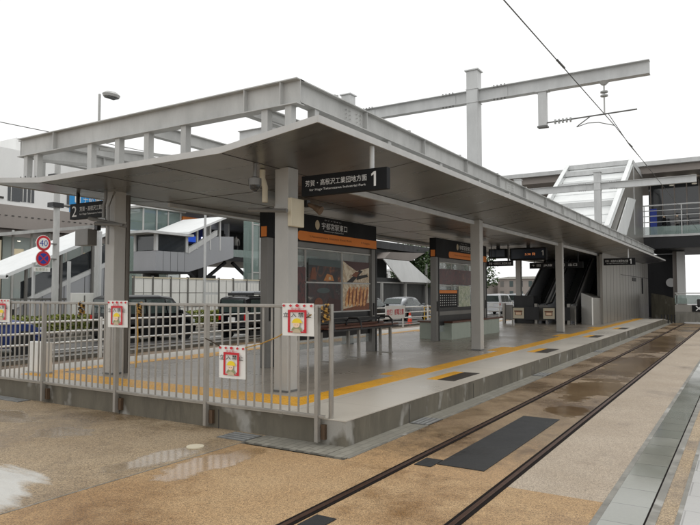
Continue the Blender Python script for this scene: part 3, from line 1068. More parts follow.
def loaves(o, y0, y1, z0, z1):
    w, h = y1 - y0, z1 - z0
    rects(o, [('crust', [(y0, z0), (y1, z0), (y1, z0 + h * .28), (y0, z0 + h * .05)])])
    b, b2 = MB(), MB()
    for k in range(6):
        yy = y0 + w * (0.1 + 0.135 * k)
        pts = []
        for j in range(14):
            a = 2 * math.pi * j / 14
            px, pz = 0.075 * w * math.cos(a), 0.42 * h * math.sin(a)
            ca, sa_ = math.cos(-0.42), math.sin(-0.42)
            pts.append((X_ + 0.003 + 0.0006 * k, min(max(yy + 0.08 * w + px * ca - pz * sa_, y0), y1), min(max(z0 + h * .52 + px * sa_ + pz * ca, z0 + .01), z1 - .01)))
        b.prism(pts, (-0.0005, 0, 0))
        q = [(X_ + 0.0036 + 0.0006 * k, (y * 0.35 + (yy + .08 * w) * 0.65) + 0.03 * w, z * 0.8 + (z0 + h * .52) * 0.2) for _, y, z in pts]
        b2.prism(q, (-0.0003, 0, 0))
    b.build('print', 'print_bread', o)
    b2.build('print', 'crust', o)


def knife(o, y0, y1, z0, z1):
    w, h = y1 - y0, z1 - z0
    rects(o, [('darkred', [(y0, z0 + h), (y0 + .2 * w, z0 + .8 * h), (y0 + .5 * w, z0 + .55 * h), (y0 + w, z0 + .75 * h), (y1, z1)]),
              ('letterk', [(y0 + .12 * w, z0), (y0 + .62 * w, z0 + .62 * h), (y0 + .74 * w, z0 + .56 * h), (y0 + .34 * w, z0)]),
              ('letterk', [(y0 + .5 * w, z0 + .12 * h), (y0 + .95 * w, z0 + .3 * h), (y0 + .9 * w, z0 + .42 * h), (y0 + .5 * w, z0 + .3 * h)]),
              ('crust', [(y0 + .3 * w, z0 + .32 * h), (y0 + .46 * w, z0 + .52 * h), (y0 + .6 * w, z0 + .5 * h), (y0 + .5 * w, z0 + .26 * h)])])


def night(o, y0, y1, z0, z1):
    w, h = y1 - y0, z1 - z0
    rects(o, [('tealp', [(y0, z0 + .72 * h), (y1, z0 + .66 * h), (y1, z1), (y0, z1)]),
              ('bread', [(y0 + .45 * w, z0 + .05 * h), (y0 + .78 * w, z0 + .05 * h), (y0 + .72 * w, z0 + .3 * h), (y0 + .55 * w, z0 + .36 * h)]),
              ('crust', [(y0 + .05 * w, z0 + .1 * h), (y0 + .22 * w, z0 + .08 * h), (y0 + .2 * w, z0 + .62 * h), (y0 + .1 * w, z0 + .6 * h)]),
              ('sand', [(y0 + .6 * w, z0 + .1 * h), (y0 + .68 * w, z0 + .1 * h), (y0 + .66 * w, z0 + .24 * h), (y0 + .61 * w, z0 + .22 * h)])])


def bowl(o, y0, y1, z0, z1):
    w, h = y1 - y0, z1 - z0
    c = [(y0 + w * (.45 + .2 * math.cos(a * .524)), z0 + h * (.75 + .1 * math.sin(a * .524))) for a in range(12)]
    c2 = [(y0 + w * (.3 + .13 * math.cos(a * .524)), z0 + h * (.3 + .2 * math.sin(a * .524))) for a in range(12)]
    rects(o, [('tealp', c), ('darkred', [(y0 + .5 * w, z0), (y1, z0), (y1, z0 + .4 * h), (y0 + .62 * w, z0 + .5 * h)]), ('crust', c2)])


poster(sa, 10.0, 11.05, 1.34, 2.3, 'print_red')
poster(sa, 11.15, 12.44, 2.0, 2.5, 'print_dark', night)
poster(sa, 11.15, 12.44, 1.34, 1.96, 'print_plate', bowl)
poster(sa, 12.54, 13.75, 2.0, 2.5, 'print_paper', knife)
poster(sa, 12.54, 13.75, 1.34, 1.96, 'print_paper', loaves)
tt = poster(sb, 18.0, 19.5, 1.3, 1.85, 'black', None, 'timetable')
rects(tt, [('orange', [(18.05, 1.74), (19.45, 1.74), (19.45, 1.84), (18.05, 1.84)])])
b = MB()
for r_ in range(5):
    for k in range(9):
        b.box(X_ + 0.002, X_ + 0.003, 18.1 + k * .15, 18.15 + k * .15, 1.36 + r_ * .075, 1.385 + r_ * .075)
b.build('print', 'letter', tt)
poster(sb, 19.6, 20.6, 1.3, 1.98, 'print_green')
poster(sb, 18.0, 21.5, 2.02, 2.5, 'print_red')

# bench with wooden slats in front of the first shelter
bn = thing('platform_bench', 'dark bench with brown slats and looped steel arms before the food posters', 'bench', (-7.6, 11.2, PZ))
for k, dx in enumerate((0.0, 0.13, 0.26)):
    MB().box(-7.72 + dx, -7.61 + dx, 11.0, 14.15, 0.98, 1.02).build('slat', 'wood', bn, bevel=0.006)
MB().box(-7.74, -7.34, 11.0, 14.15, 0.93, 0.97).build('seat_frame', 'darkframe', bn)
MB().box(-7.8, -7.76, 11.0, 14.15, 1.1, 1.17).build('back_rail', 'darkframe', bn)
MB().box(-7.8, -7.76, 11.0, 14.15, 0.99, 1.05).build('back_rail', 'wood', bn)
for y in (11.25, 12.35, 13.85):
    for dx in (-7.7, -7.42):
        MB().box(dx - 0.03, dx + 0.03, y - 0.03, y + 0.03, PZ, 0.93).build('leg', 'stainless', bn)
    MB().box(-7.75, -7.37, y - 0.05, y + 0.05, PZ, PZ + 0.02).build('foot', 'stainless', bn)
    MB().tube([(-7.74, y, 0.96), (-7.74, y, 1.12), (-7.68, y, 1.18), (-7.46, y, 1.18), (-7.37, y, 1.1), (-7.35, y, 0.95)], 0.022, 8).build('armrest', 'darkframe', bn, smooth=True)

# pale box benches with a wooden top
for k, (ya, yb, lb) in enumerate(((18.5, 20.1, 'pale green box bench with brown wooden top, the one nearer the fence'),
                                  (20.9, 23.0, 'pale green box bench with brown wooden top, half hidden behind the second column'))):
    t = thing('box_bench', lb, 'bench', (-8.3, ya, PZ), 0, 'pale box benches')
    MB().box(-8.85, -7.75, ya, yb, PZ, 0.82).build('base', 'palegreen', t, bevel=0.01)
    MB().box(-8.9, -7.7, ya - 0.05, yb + 0.35 - 0.02 * k, 0.82, 0.87).build('top', 'wood', t, bevel=0.005)

# electronic departure boards and guide signs hanging farther down
def led(x0, x1, y, z0, z1, label):
    t = thing('departure_board', label, 'display', ((x0 + x1) / 2, y, z0), 0, 'hanging departure boards')
    MB().box(x0, x1, y - 0.12, y + 0.12, z0, z1).build('housing', 'black', t, bevel=0.01)
    MB().box(x0 + 0.05, x1 - 0.05, y - 0.125, y - 0.12, z0 + 0.06, z1 - 0.05).build('screen', 'screen', t)
    MB().box((x0 + x1) / 2 - 0.06, (x0 + x1) / 2 + 0.06, y - 0.05, y + 0.05, z1, soff(x0)).build('hanger', 'darkframe', t)
    return t


led(-8.66, -7.95, 24.6, 3.12, 3.5, 'smaller dark departure board hanging left of the thin white rod')
t = led(-7.8, -6.4, 24.6, 3.02, 3.5, 'wider dark departure board with faint orange letters under the canopy')
lettering('5:30 発', 'ledred', t, (-7.2, 24.47, 3.2), UX, UZ, 0.1, 0.4)
one_glyph(t, -6.52, 24.47, 3.18, 0.2)
tag(MB().tube([(-7.88, 24.6, 3.59), (-7.88, 24.6, 2.98)], 0.03, 8).build('hanging_rod', 'steelw'), 'thin white rod hanging between the two departure boards', 'rod')


def guide(x0, x1, y, z0, z1, label, body):
    t = thing('guide_sign', label, 'sign', ((x0 + x1) / 2, y, z0), 0, 'black guide signs under the canopy')
    MB().box(x0, x1, y - 0.04, y + 0.04, z0, z1).build('board', 'black', t)
    lettering(body, 'letter', t, (x0 + 0.1, y - 0.043, z0 + (z1 - z0) * 0.25), UX, UZ, (z1 - z0) * 0.5, (x1 - x0) * 0.85)
    for rx in (x0 + 0.2, x1 - 0.2):
        MB().tube([(rx, y, z1), (rx, y, soff(rx))], 0.015, 6).build('hanger', 'darkframe', t)


guide(-8.66, -7.6, 24.25, 2.8, 3.0, 'narrow black guide sign under the smaller departure board', '芳賀・高根沢工業団地方面')
guide(-8.2, -5.9, 28.6, 2.84, 3.1, 'long black guide sign with pictogram squares before the escalators', '↑ 回  JR線  ↑ 回  出口')

# ================================================================== front fence
fn = thing('platform_fence', 'grey steel bar fence across the front of the platform', 'fence', (-7.6, 6.13, 0))
FY = 6.13
MB().box(-12.4, -4.14, FY - 0.025, FY + 0.025, 1.575, 1.615).build('top_rail', 'stainless', fn, bevel=0.008)
MB().box(-12.4, -4.14, FY - 0.02, FY + 0.02, 0.315, 0.345).build('bottom_rail', 'stainless', fn, bevel=0.004)
px = [-4.24, -6.0, -7.79, -9.56, -11.3]
nb = 0
for a, c in zip(px[:-1] , px[1:]):
    for k in range(1, 13):
        x = a + (c - a) * k / 13
        MB().box(x - 0.009, x + 0.009, FY - 0.009, FY + 0.009, 0.345, 1.575).build('baluster', 'stainless', fn)
for k in range(1, 8):
    x = -11.3 - 0.135 * k
    MB().box(x - 0.009, x + 0.009, FY - 0.009, FY + 0.009, 0.345, 1.575).build('baluster', 'stainless', fn)
for x in px:
    o = MB().box(x - 0.024, x + 0.024, FY - 0.035, FY + 0.03, 0.03, 1.6).build('post', 'stainless', fn, bevel=0.006)
    MB().box(x + 0.03, x + 0.085, FY + 0.02, FY + 0.068, 0.06, 0.23).build('wall_bracket', 'bracket', o)
MB().tube([(-4.12, 6.235, PZ), (-4.12, 6.235, 1.62)], 0.03, 10).build('end_post', 'stainless', fn, smooth=True)


# printed no-entry sheets hung on the fence: red arch, bowing worker in a yellow helmet
def notice(x0, x1, z0, z1, label, y=6.085):
    t = thing('warning_sheet', label, 'notice', ((x0 + x1) / 2, y, z0), 0, 'no entry sheets hung on the fence')
    w, h = x1 - x0, z1 - z0
    nx, nz = 8, 8
    b = MB()
    def yy(u, v):
        return y - 0.008 * math.sin(u * 5.0 + v) * (1 - v * 0.7) - 0.004 * math.sin(u * 11)
    for i in range(nx + 1):
        for j in range(nz + 1):
            b.v.append((x0 + w * i / nx, yy(i / nx, j / nz), z0 + h * j / nz))
    for i in range(nx):
        for j in range(nz):
            q = i * (nz + 1) + j
            b.f.append((q, q + nz + 1, q + nz + 2, q + 1))
    b.build('sheet', 'white', t)

    def P(u, v, d):
        return (x0 + w * u, y - 0.016 - d, z0 + h * v)

    def shape(nm, mt, uv, d):
        MB().prism([P(u, v, d) for u, v in uv], (0, 0.0006, 0)).build(nm, mt, t)

    def ell(cu, cv, ru, rv, n=16, a0=0, a1=2 * math.pi):
        return [(cu + ru * math.cos(a0 + (a1 - a0) * k / n), cv + rv * math.sin(a0 + (a1 - a0) * k / n)) for k in range(n + (0 if abs(a1 - a0) > 6.2 else 1))]
    for k in range(5):
        u = 0.06 + 0.22 * k
        shape('header_mark', 'red', [(u - 0.05, 0.93), (u + 0.0, 0.88), (u + 0.06, 0.93), (u + 0.01, 0.97)] if k != 2 else ell(0.5, 0.93, 0.06, 0.045), 0.0006)
    # red frame
    fd = 0.0004
    f0, f1, g0, g1, q = 0.2, 0.8, 0.1, 0.8, 0.07
    for uv in ([(f0, g0), (f0 + q, g0), (f0 + q, g1), (f0, g1)], [(f1 - q, g0), (f1, g0), (f1, g1), (f1 - q, g1)],
               [(f0, g1 - q), (f1, g1 - q), (f1, g1), (f0, g1)], [(f0, g0), (f1, g0), (f1, g0 + 0.04), (f0, g0 + 0.04)]):
        fd = fd + 0.0003
        shape('red_frame', 'red', uv, fd)
    lettering('安全第一', 'red', t, P(0.3, 0.8, 0.0016), UX, UZ, h * 0.07, w * 0.42)
    lettering('立', 'letterk', t, P(0.05, 0.57, 0.0022), UX, UZ, h * 0.15, w * 0.17, 'lettering', bold=0.01)
    lettering('入', 'letterk', t, P(0.3, 0.57, 0.0022), UX, UZ, h * 0.15, w * 0.18, 'lettering', bold=0.01)
    lettering('禁', 'letterk', t, P(0.53, 0.57, 0.0022), UX, UZ, h * 0.15, w * 0.18, 'lettering', bold=0.01)
    lettering('止', 'letterk', t, P(0.79, 0.57, 0.0022), UX, UZ, h * 0.15, w * 0.16, 'lettering', bold=0.01)
    # bowing worker
    shape('worker_body', 'greenp', ell(0.49, 0.16, 0.17, 0.14, 16, 0, math.pi) , 0.0014)
    shape('worker_body', 'sand', ell(0.49, 0.1, 0.13, 0.12, 16, 0, math.pi), 0.0022)
    shape('worker_face', 'skinp', ell(0.48, 0.36, 0.11, 0.11), 0.0026)
    shape('worker_helmet', 'yellowp', ell(0.5, 0.42, 0.15, 0.12, 14, 0, math.pi), 0.0032)
    shape('worker_helmet', 'yellowp', [(0.33, 0.4), (0.67, 0.4), (0.67, 0.43), (0.33, 0.43)], 0.0034)
    for u in (0.44, 0.52):
        shape('worker_eye', 'letterk', [(u - 0.02, 0.335), (u + 0.02, 0.335), (u + 0.02, 0.345), (u - 0.02, 0.345)], 0.0032)
    shape('corner_mark', 'red', [(0.68, 0.16), (0.78, 0.12), (0.78, 0.26)], 0.0012)
    return t


notice(-4.72, -4.265, 1.245, 1.628, 'white no entry sheet hanging from the top rail at the right end of the fence')
notice(-5.735, -5.3, 0.675, 1.085, 'white no entry sheet hung low on ropes, below the others')
notice(-7.935, -7.515, 1.255, 1.64, 'white no entry sheet on the top rail in front of the road side column')
notice(-10.9, -10.475, 1.263, 1.648, 'white no entry sheet on the top rail at the far left, above the blue car')

o = MB().tube([(-5.3, 6.085, 1.07), (-5.05, 6.09, 1.13), (-4.8, 6.09, 1.22), (-4.6, 6.1, 1.33), (-4.3, 6.09, 1.5)], 0.008, 6).build('rope', 'rope', smooth=True)
tag(o, 'thin tan rope from the low sheet up to the right end of the fence', 'rope')
o = MB().tube([(-5.72, 6.085, 1.07), (-5.85, 6.08, 1.12), (-5.98, 6.085, 1.16)], 0.008, 6).build('rope', 'ropek', smooth=True)
tag(o, 'short dark rope tying the low sheet to a fence post', 'rope')


def knot(x, label, seed):
    rnd = random.Random(seed)
    t = thing('rope_knot', label, 'rope', (x, 6.13, 1.4))
    for k in range(4):
        pts = []
        z = 1.62
        for j in range(9):
            a = j * 1.9 + k
            pts.append((x + 0.04 * math.cos(a), 6.13 + 0.045 * math.sin(a), z - j * 0.024 - rnd.random() * 0.01))
        MB().tube(pts, 0.012, 6).build('coil', 'rope' if k % 2 == 0 else 'ropek', t, smooth=True)


knot(-4.13, 'yellow and black rope wound round the fence end post', 3)
knot(-8.62, 'rope tied round the top rail between two bars at the left', 4)
knot(-7.3, 'rope tied round the top rail beside the third sheet', 5)
tag(MB().tube([(-7.31, 6.09, 1.58), (-7.3, 6.1, 1.1), (-7.33, 6.1, 0.7)], 0.01, 6).build('rope', 'rope', smooth=True), 'tan rope hanging down the bars beside the road side column', 'rope')

# white box standing on the platform behind the fence
t = thing('white_cabinet', 'small white box standing on the paving behind the fence at left', 'box', (-10.95, 7.0, PZ))
MB().box(-11.25, -10.72, 6.9, 7.05, PZ + 0.02, 0.86).build('body', 'white', t, bevel=0.015)
MB().box(-11.27, -10.7, 6.88, 7.07, PZ, PZ + 0.03).build('base', 'steel', t)

# ================================================================== overhead line masts
def mast(y, label, wire_arm):
    t = thing('overhead_mast', label, 'mast', (-5.87, y, 3.7), 0, 'overhead line masts')
    for x in (-5.87, -9.72):
        o = MB().box(x - 0.15, x + 0.15, y - 0.15, y + 0.15, soff(x) + TH, 7.5).build('pole', 'steelw', t, bevel=0.012)
        MB().box(x - 0.185, x + 0.185, y - 0.185, y + 0.185, 7.5, 7.53).build('cap', 'steelw', o)
        for z in (6.66, 7.01):
            MB().box(x - 0.165, x + 0.165, y - 0.165, y + 0.165, z, z + 0.015).build('collar', 'steelw', o)
    zc, h = 6.845, 0.32
    for a, c in ((-5.72, -1.7), (-9.57, -6.02), (-13.9, -9.87)):
        b = MB().ibeam((a, y, zc), (c, y, zc), h, 0.2)
        o = b.build('cross_beam', 'steelw', t)
        ends = [e for e in (a, c) if -13 < e < -2]
        for e in ends:
            xc = e + (0.55 if e == a else -0.55)
            sp = MB()
            sp.box(xc - 0.2, xc + 0.2, y - 0.02, y - 0.007, zc - 0.12, zc + 0.12)
            sp.build('splice_plate', 'steelw', o)
            sb = MB()
            for dx in (-0.14, -0.05, 0.05, 0.14):
                for dz in (-0.17, 0.163):
                    sb.box(xc + dx - 0.014, xc + dx + 0.014, y - 0.085, y - 0.045, zc + dz - 0.02, zc + dz + 0.025)
            sb.build('bolts', 'bolt', o)
    for s, xb, xw, xe in () if not wire_arm else ((1, -4.1, -2.46, -1.98), (-1, -11.6, -13.4, -13.85)):
        zb = zc - h / 2
        d = MB().box(xb - 0.1, xb + 0.1, y - 0.07, y + 0.07, 5.83, zb - 0.015).build('drop_post', 'steelw', t, bevel=0.008)
        MB().box(xb - 0.16, xb + 0.16, y - 0.1, y + 0.1, zb - 0.015, zb).build('plate', 'steelw', d)
        MB().box(xb - 0.12, xb + 0.12, y - 0.09, y + 0.09, 5.79, 5.83).build('foot', 'bolt', d)
        # horizontal pull-off tube with ribbed insulator
        za = 5.9
        arm = MB().tube([(xb + 0.1 * s, y, za), (xe, y, za + 0.03)], 0.018, 8).build('arm', 'bolt', t)
        b = MB()
        for k in range(5):
            b.disc((xb + s * (0.28 + 0.09 * k), y, za), (s, 0, 0), 0.06, 0.03, 12)
        b.build('insulator', 'insul', arm)
        # suspension insulator from the beam
        xi = -2.68 if s > 0 else -13.1
        b = MB().tube([(xi, y, zb), (xi, y, zb - 0.08)], [0.13, 0.05], 10)
        b.tube([(xi, y, zb - 0.08), (xi, y, za + 0.02)], 0.018, 8)
        hg = b.build('hanger', 'steel', t)
        b = MB()
        for z in (zb - 0.26, zb - 0.35):
            b.disc((xi, y, z), (0, 0, 1), 0.085, 0.03, 14)
        b.build('insulator', 'insul', hg)
        # curved registration arm down to the wire
        xs = xw - 0.85 * s
        b = MB().tube([(xs + 0.3 * s, y, za), (xs + 0.05 * s, y, za - 0.16), (xs, y, za - 0.2)], 0.013, 8)
        b.tube([(xs, y, za - 0.2), (xs + 0.25 * s, y, za - 0.14), (xs + 0.5 * s, y, za - 0.16), (xw, y, 5.62)], 0.01, 8)
        b.build('steady_arm', 'bolt', t, smooth=True)
    return t


mast(15.6, 'nearer grey steel mast and cross beam carrying the tram wire, rising through the canopy', True)
mast(32.0, 'farther grey steel mast and cross beam in front of the white escalator roof', False)


def wirepts(x):
    pts = []
    for y0, y1, sag in ((-20, 15.6, 0.35), (15.6, 32.0, 0.06), (32.0, 41.0, 0.02)):
        for k in range(12):
            u = k / 12
            pts.append((x, y0 + (y1 - y0) * u, 5.61 - sag * 4 * u * (1 - u) * 0.9))
    pts.append((x, 41.0, 5.7))
    return pts


wp = [(-2.46, -20, 5.2), (-2.46, 0, 5.3), (-2.46, 7.5, 5.39), (-2.46, 15.6, 5.61), (-2.46, 24, 5.66), (-2.46, 32, 5.7), (-2.46, 45.8, 5.75)]
w = MB().tube(wp, 0.009, 6).build('contact_wire', 'wire', smooth=True)
tag(w, 'black tram wire running above the front track', 'wire', 'tram contact wires')
b = MB()
for y in (10.5, 18.0):
    b.tube([(-2.46, y - 0.25, 5.47 + (y - 10.5) * 0.02), (-2.46, y + 0.25, 5.49 + (y - 10.5) * 0.02)], 0.018, 8)
tag(b.build('wire_clamp', 'wire'), 'small dark clamps gripping the front tram wire', 'clamp')
MBw = MB().tube([(-2.6, 15.6, 5.92), (-2.5, 18.0, 5.66), (-2.46, 21.5, 5.66)], 0.009, 6)
tag(MBw.build('stay_wire', 'wire'), 'thin stay wire from the arm down to the front tram wire', 'wire')
w = MB().tube([(-13.4, y, z) for _, y, z in wp], 0.009, 6).build('contact_wire', 'wire', smooth=True)
tag(w, 'tram wire of the rear track passing above the roof at left', 'wire', 'tram contact wires')

# ================================================================== escalator building at the far end
es = thing('escalator_hall', 'tall escalator hall with grey panel side wall and white sloping roof frame', 'stair building', (-7.6, 30.6, 0))
SXR, SXL = -5.62, -9.6
TAN = math.tan(R(29.2))
def zroof(y): return 5.06 + (y - 33.5) * TAN
# side wall of tall grey panels on the track side (one part, joints modelled as its own thin strips)
b = MB()
pts = [(SXR, 31.4, 0.2), (SXR, 47.8, -0.1), (SXR, 47.8, 3.98), (SXR, 46.05, 3.98), (SXR, 46.05, 9.4), (SXR, 42.0, 9.4), (SXR, 34.2, 5.1), (SXR, 31.4, 3.55)]
b.prism(pts, (-0.12, 0, 0))
wl = b.build('side_wall', 'wallpanel', es)
b = MB()
for k in range(1, 17):
    y = 31.4 + k * 0.97
    zt = 3.4 if y < 37 else (5.0 if y < 41 else 3.9)
    b.box(SXR, SXR + 0.004, y, y + 0.02, 0.2, zt)
b.box(SXR, SXR + 0.004, 36.5, 47.8, 2.72, 2.75)
b.build('panel_joint', 'joint', wl)
o = MB().box(SXR, SXR + 0.03, 40.6, 42.0, 2.45, 2.66).build('vent_grille', 'joint', wl)
o = MB().box(SXR, SXR + 0.05, 44.6, 44.9, 1.7, 2.7).build('wall_sign', 'black', wl)
b = MB()
b.prism([(SXL, 31.4, 0.2), (SXL, 47.8, -0.1), (SXL, 47.8, 3.98), (SXL, 40.2, 4.6), (SXL, 31.4, 1.2)], (0.1, 0, 0))
b.build('side_wall', 'panelgrey', es)
# dark soffit of stair bodies between the escalators
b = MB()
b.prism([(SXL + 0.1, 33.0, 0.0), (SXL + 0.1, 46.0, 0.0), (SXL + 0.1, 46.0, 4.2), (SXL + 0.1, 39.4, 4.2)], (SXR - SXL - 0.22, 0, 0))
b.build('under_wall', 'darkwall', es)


def escalator(x0, x1, label, D=2.0):
    t = thing('escalator', label, 'escalator', ((x0 + x1) / 2, 31.2, PZ), 0, 'escalators up to the deck')
    ya, yb = 32.2, 41.4
    b = MB()
    n = 24
    for k in range(n):
        y = ya + (yb - ya) * k / n
        z = PZ + (y - ya) * TAN
        b.box(x0 + 0.16, x1 - 0.16, y, y + (yb - ya) / n, z - 0.25, z + 0.03 + (yb - ya) / n * TAN * 0.5)
    b.build('steps', 'darkwall', t)
    for xa in (x0, x1 - 0.14):
        p0 = [(xa, 30.75, PZ), (xa, 30.75, 1.2), (xa, 31.7, 1.25), (xa, yb, 1.25 + (yb - 31.7) * TAN), (xa, yb, 0.2 + (yb - 31.7) * TAN), (xa, 32.4, PZ)]
        o = MB().prism(p0, (0.14, 0, 0)).build('balustrade', 'panelgrey', t)
        b = MB().tube([(xa + 0.07, 30.85, 0.75), (xa + 0.07, 30.68, 0.95), (xa + 0.07, 30.75, 1.2), (xa + 0.07, 31.7, 1.29), (xa + 0.07, yb, 1.29 + (yb - 31.7) * TAN)], 0.04, 8)
        b.build('handrail', 'tyre', o, smooth=True)
        b = MB().bar((xa + 0.15 * (1 if xa == x1 - 0.14 else -0.07), 31.75, 1.2), (xa + 0.15 * (1 if xa == x1 - 0.14 else -0.07), yb, 1.2 + (yb - 31.75) * TAN), 0.05, 0.16)
        b.build('skirt', 'steelw', o)
    return t


esc_ = escalator(-9.45, -8.3, 'grey sided escalator rising to the deck, the one nearer the sky gap')
escalator(-8.1, -6.9, 'grey sided escalator rising to the deck beside the sloped white block')
MB().box(-9.58, -8.62, 30.62, 31.9, PZ, 1.62).build('base_housing', 'darkframe', esc_, bevel=0.02)
# newel gates and posted notices at the foot of the escalators
for x0, x1, lb in ((-10.05, -9.55, 'grey gate panel at the foot of the escalators, beside the road'),
                   (-8.5, -7.9, 'grey gate panel standing between the two escalators'),
                   (-7.0, -6.62, 'grey gate panel between escalator and sloped white block')):
    t = thing('gate_panel', lb, 'gate', ((x0 + x1) / 2, 30.4, PZ), 0, 'gate panels at the escalator foot')
    b = MB().box(x0 + 0.1, x1, 30.36, 30.42, 0.45, 1.18)
    b.build('panel', 'greyframe', t, bevel=0.01)
    MB().box(x0, x0 + 0.12, 30.3, 30.48, PZ, 1.25).build('post', 'stainless', t, bevel=0.01)
    MB().box(x1 - 0.05, x1, 30.34, 30.44, PZ, 1.0).build('post', 'stainless', t)
for x0, lb in ((-9.4, 'square picture notice on the first escalator barrier'), (-7.98, 'square picture notice on the second escalator barrier')):
    t = thing('barrier_notice', lb, 'notice', (x0 + 0.25, 29.9, 0.55), 0, 'notices on the escalator barriers')
    MB().box(x0, x0 + 0.52, 29.9, 29.92, 0.55, 1.05).build('board', 'cream', t)
    b = MB()
    for (u0, u1, v0, v1) in ((0.12, 0.86, 0.62, 0.74), (0.2, 0.8, 0.3, 0.6)):
        b.box(x0 + 0.52 * u0, x0 + 0.52 * u1, 29.896, 29.9, 0.55 + 0.5 * v0, 0.55 + 0.5 * v1)
    b.build('print', 'crust', t)
    MB().box(x0 + 0.14, x0 + 0.38, 29.893, 29.896, 0.72, 0.84).build('print', 'skinp', t)
    MB().box(x0 - 0.05, x0 + 1.2, 29.95, 29.99, 0.5, 1.1).build('barrier', 'darkframe', t)
# sloped white end block
t = thing('end_block', 'white and brown block with sloping top in front of the grey stair wall', 'block', (-6.2, 30.5, PZ))
b = MB()
b.prism([(-6.52, 31.3, PZ), (-5.9, 30.55, PZ), (-5.9, 30.55, 1.54), (-6.52, 31.3, 1.75)], (-0.04, -0.05, 0))
b.build('front_plate', 'white', t)
b = MB()
P0 = [(-6.52, 31.3), (-5.9, 30.55), (-5.62, 31.9), (-6.3, 32.4)]
zt = [1.74, 1.53, 1.5, 1.72]
v0 = len(b.v)
b.v += [(x, y, PZ) for x, y in P0] + [(x, y, z) for (x, y), z in zip(P0, zt)]
b.f += [(0, 3, 2, 1), (4, 5, 6, 7), (0, 1, 5, 4), (1, 2, 6, 5), (2, 3, 7, 6), (3, 0, 4, 7)]
b.build('body', 'wallpanel', t)

# white sloping roof over the escalators
rf = thing('escalator_roof', 'white sloping roof of steel frames over the escalators', 'roof', (-7.6, 33.5, 5.0))
for x in (SXR - 0.1, SXL + 0.1):
    b = MB().ibeam((x, 33.2, zroof(33.2)), (x, 42.0, zroof(42.0)), 0.36, 0.24, 0.03, 0.03)
    b.build('slope_beam', 'roofwhite', rf)
    b = MB().bar((x, 42.0, zroof(42.0) - 0.1), (x, 45.9, zroof(42.0) - 0.3), 0.25, 0.35)
    b.build('level_beam', 'steelw', rf)
    MB().box(x - 0.12, x + 0.12, 41.9, 42.14, 5.3, zroof(42.0)).build('post', 'steelw', rf)
for y in (33.4, 36.2, 39.0, 40.8, 41.9):
    z = zroof(y)
    MB().box(SXL + 0.1, SXR - 0.1, y - 0.08, y + 0.08, z - 0.14, z + 0.14).build('cross_bar', 'steelw', rf)
nr = 9
for k in range(nr):
    ya = 33.3 + 8.5 * k / nr
    yb = 33.3 + 8.5 * (k + 1) / nr
    MB().prism([(SXL + 0.25, ya, zroof(ya) - 0.12), (SXL + 0.25, yb + 0.1, zroof(yb) - 0.12), (SXL + 0.25, yb + 0.1, zroof(yb) - 0.19), (SXL + 0.25, ya, zroof(ya) - 0.19)], (SXR - SXL - 0.5, 0, 0)).build('roof_panel', 'roofwhite', rf)
b = MB()
b.prism([(SXR + 0.05, 39.1, 7.2), (SXR + 0.05, 42.1, 7.45), (SXR + 0.05, 38.1, 4.95), (SXR + 0.05, 35.2, 4.9)], (0.05, 0, 0))
b.build('side_plate', 'roofwhite', rf)
MB().box(SXL + 0.2, SXR - 0.2, 34.6, 34.75, zroof(34.7) - 0.7, zroof(34.7) - 0.35).build('dark_bar', 'greyframe', rf)

# ================================================================== pedestrian deck crossing at the far end
BY = 46.0
dk = thing('pedestrian_deck', 'raised pedestrian deck with green glass balustrade and flat roof at the far end', 'deck', (-5.3, BY, 4.0))
MB().box(-5.62, 30, BY, BY + 9, 4.66, 5.42).build('deck_beam', 'darksteel', dk)
MB().box(-5.62, 30, BY - 0.06, BY, 5.42, 5.56).build('edge_trim', 'steelw', dk)
MB().box(-5.62, 30, BY - 0.02, BY + 0.02, 5.56, 6.1).build('glass_balustrade', 'greenglass', dk)
for z in (6.4, 6.8, 7.15, 7.5):
    b = MB().tube([(-5.62, BY, z), (30, BY, z)], 0.03 if z < 7.4 else 0.05, 6).build('rail', 'steelw', dk)
for k in range(14):
    x = -5.55 + 2.2 * k
    MB().box(x - 0.03, x + 0.03, BY - 0.03, BY + 0.03, 5.42, 7.5).build('rail_post', 'steelw', dk)
rfo = MB().prism([(-24, BY - 1.0, 10.0), (30, BY - 1.0, 10.0), (30, BY - 1.0, 10.28), (-24, BY - 1.0, 10.28)], (0, 11, 0)).build('roof', 'steelw', dk)
MB().box(-24, 30, BY - 0.6, BY + 9.6, 9.55, 9.99).build('roof_underside', 'bgrey', dk)
MB().box(-5.3, 30, BY + 6.0, BY + 6.3, 7.9, 9.4).build('sign_beam', 'bgrey', dk)
for x in (-5.0, -1.6, 4, 10, 16):
    MB().box(x - 0.15, x + 0.15, BY + 6.5, BY + 6.8, 5.42, 9.4).build('column', 'bgrey', dk)
MB().box(-5.6, -2.4, BY + 3.0, BY + 3.2, 5.42, 9.5).build('glass_room', 'darkglass', dk)
for k in range(5):
    MB().box(-5.5 + k * .75, -5.44 + k * .75, BY + 2.95, BY + 2.99, 5.42, 9.5).build('mullion', 'bgrey', dk)
MB().box(-5.3, -4.9, BY + 1.0, BY + 1.1, 5.6, 7.4).build('blue_panel', 'navy', dk)
MB().box(-2.5, 30, BY + 8.9, BY + 9.0, 5.5, 7.6).build('white_screen', 'bwhite', dk)
for x in (-4.2, -2.8):
    MB().disc((x, BY + 2.0, 9.33), (0, 0, 1), 0.16, 0.05, 12).build('ceiling_lamp', 'bulb', dk)
for x, y in ((-3.9, 50.0), (4.0, 50.0), (12, 50.0)):
    MB().box(x - 0.35, x + 0.35, y - 0.35, y + 0.35, -0.05, 4.66).build('pier', 'bgrey', dk, bevel=0.03)
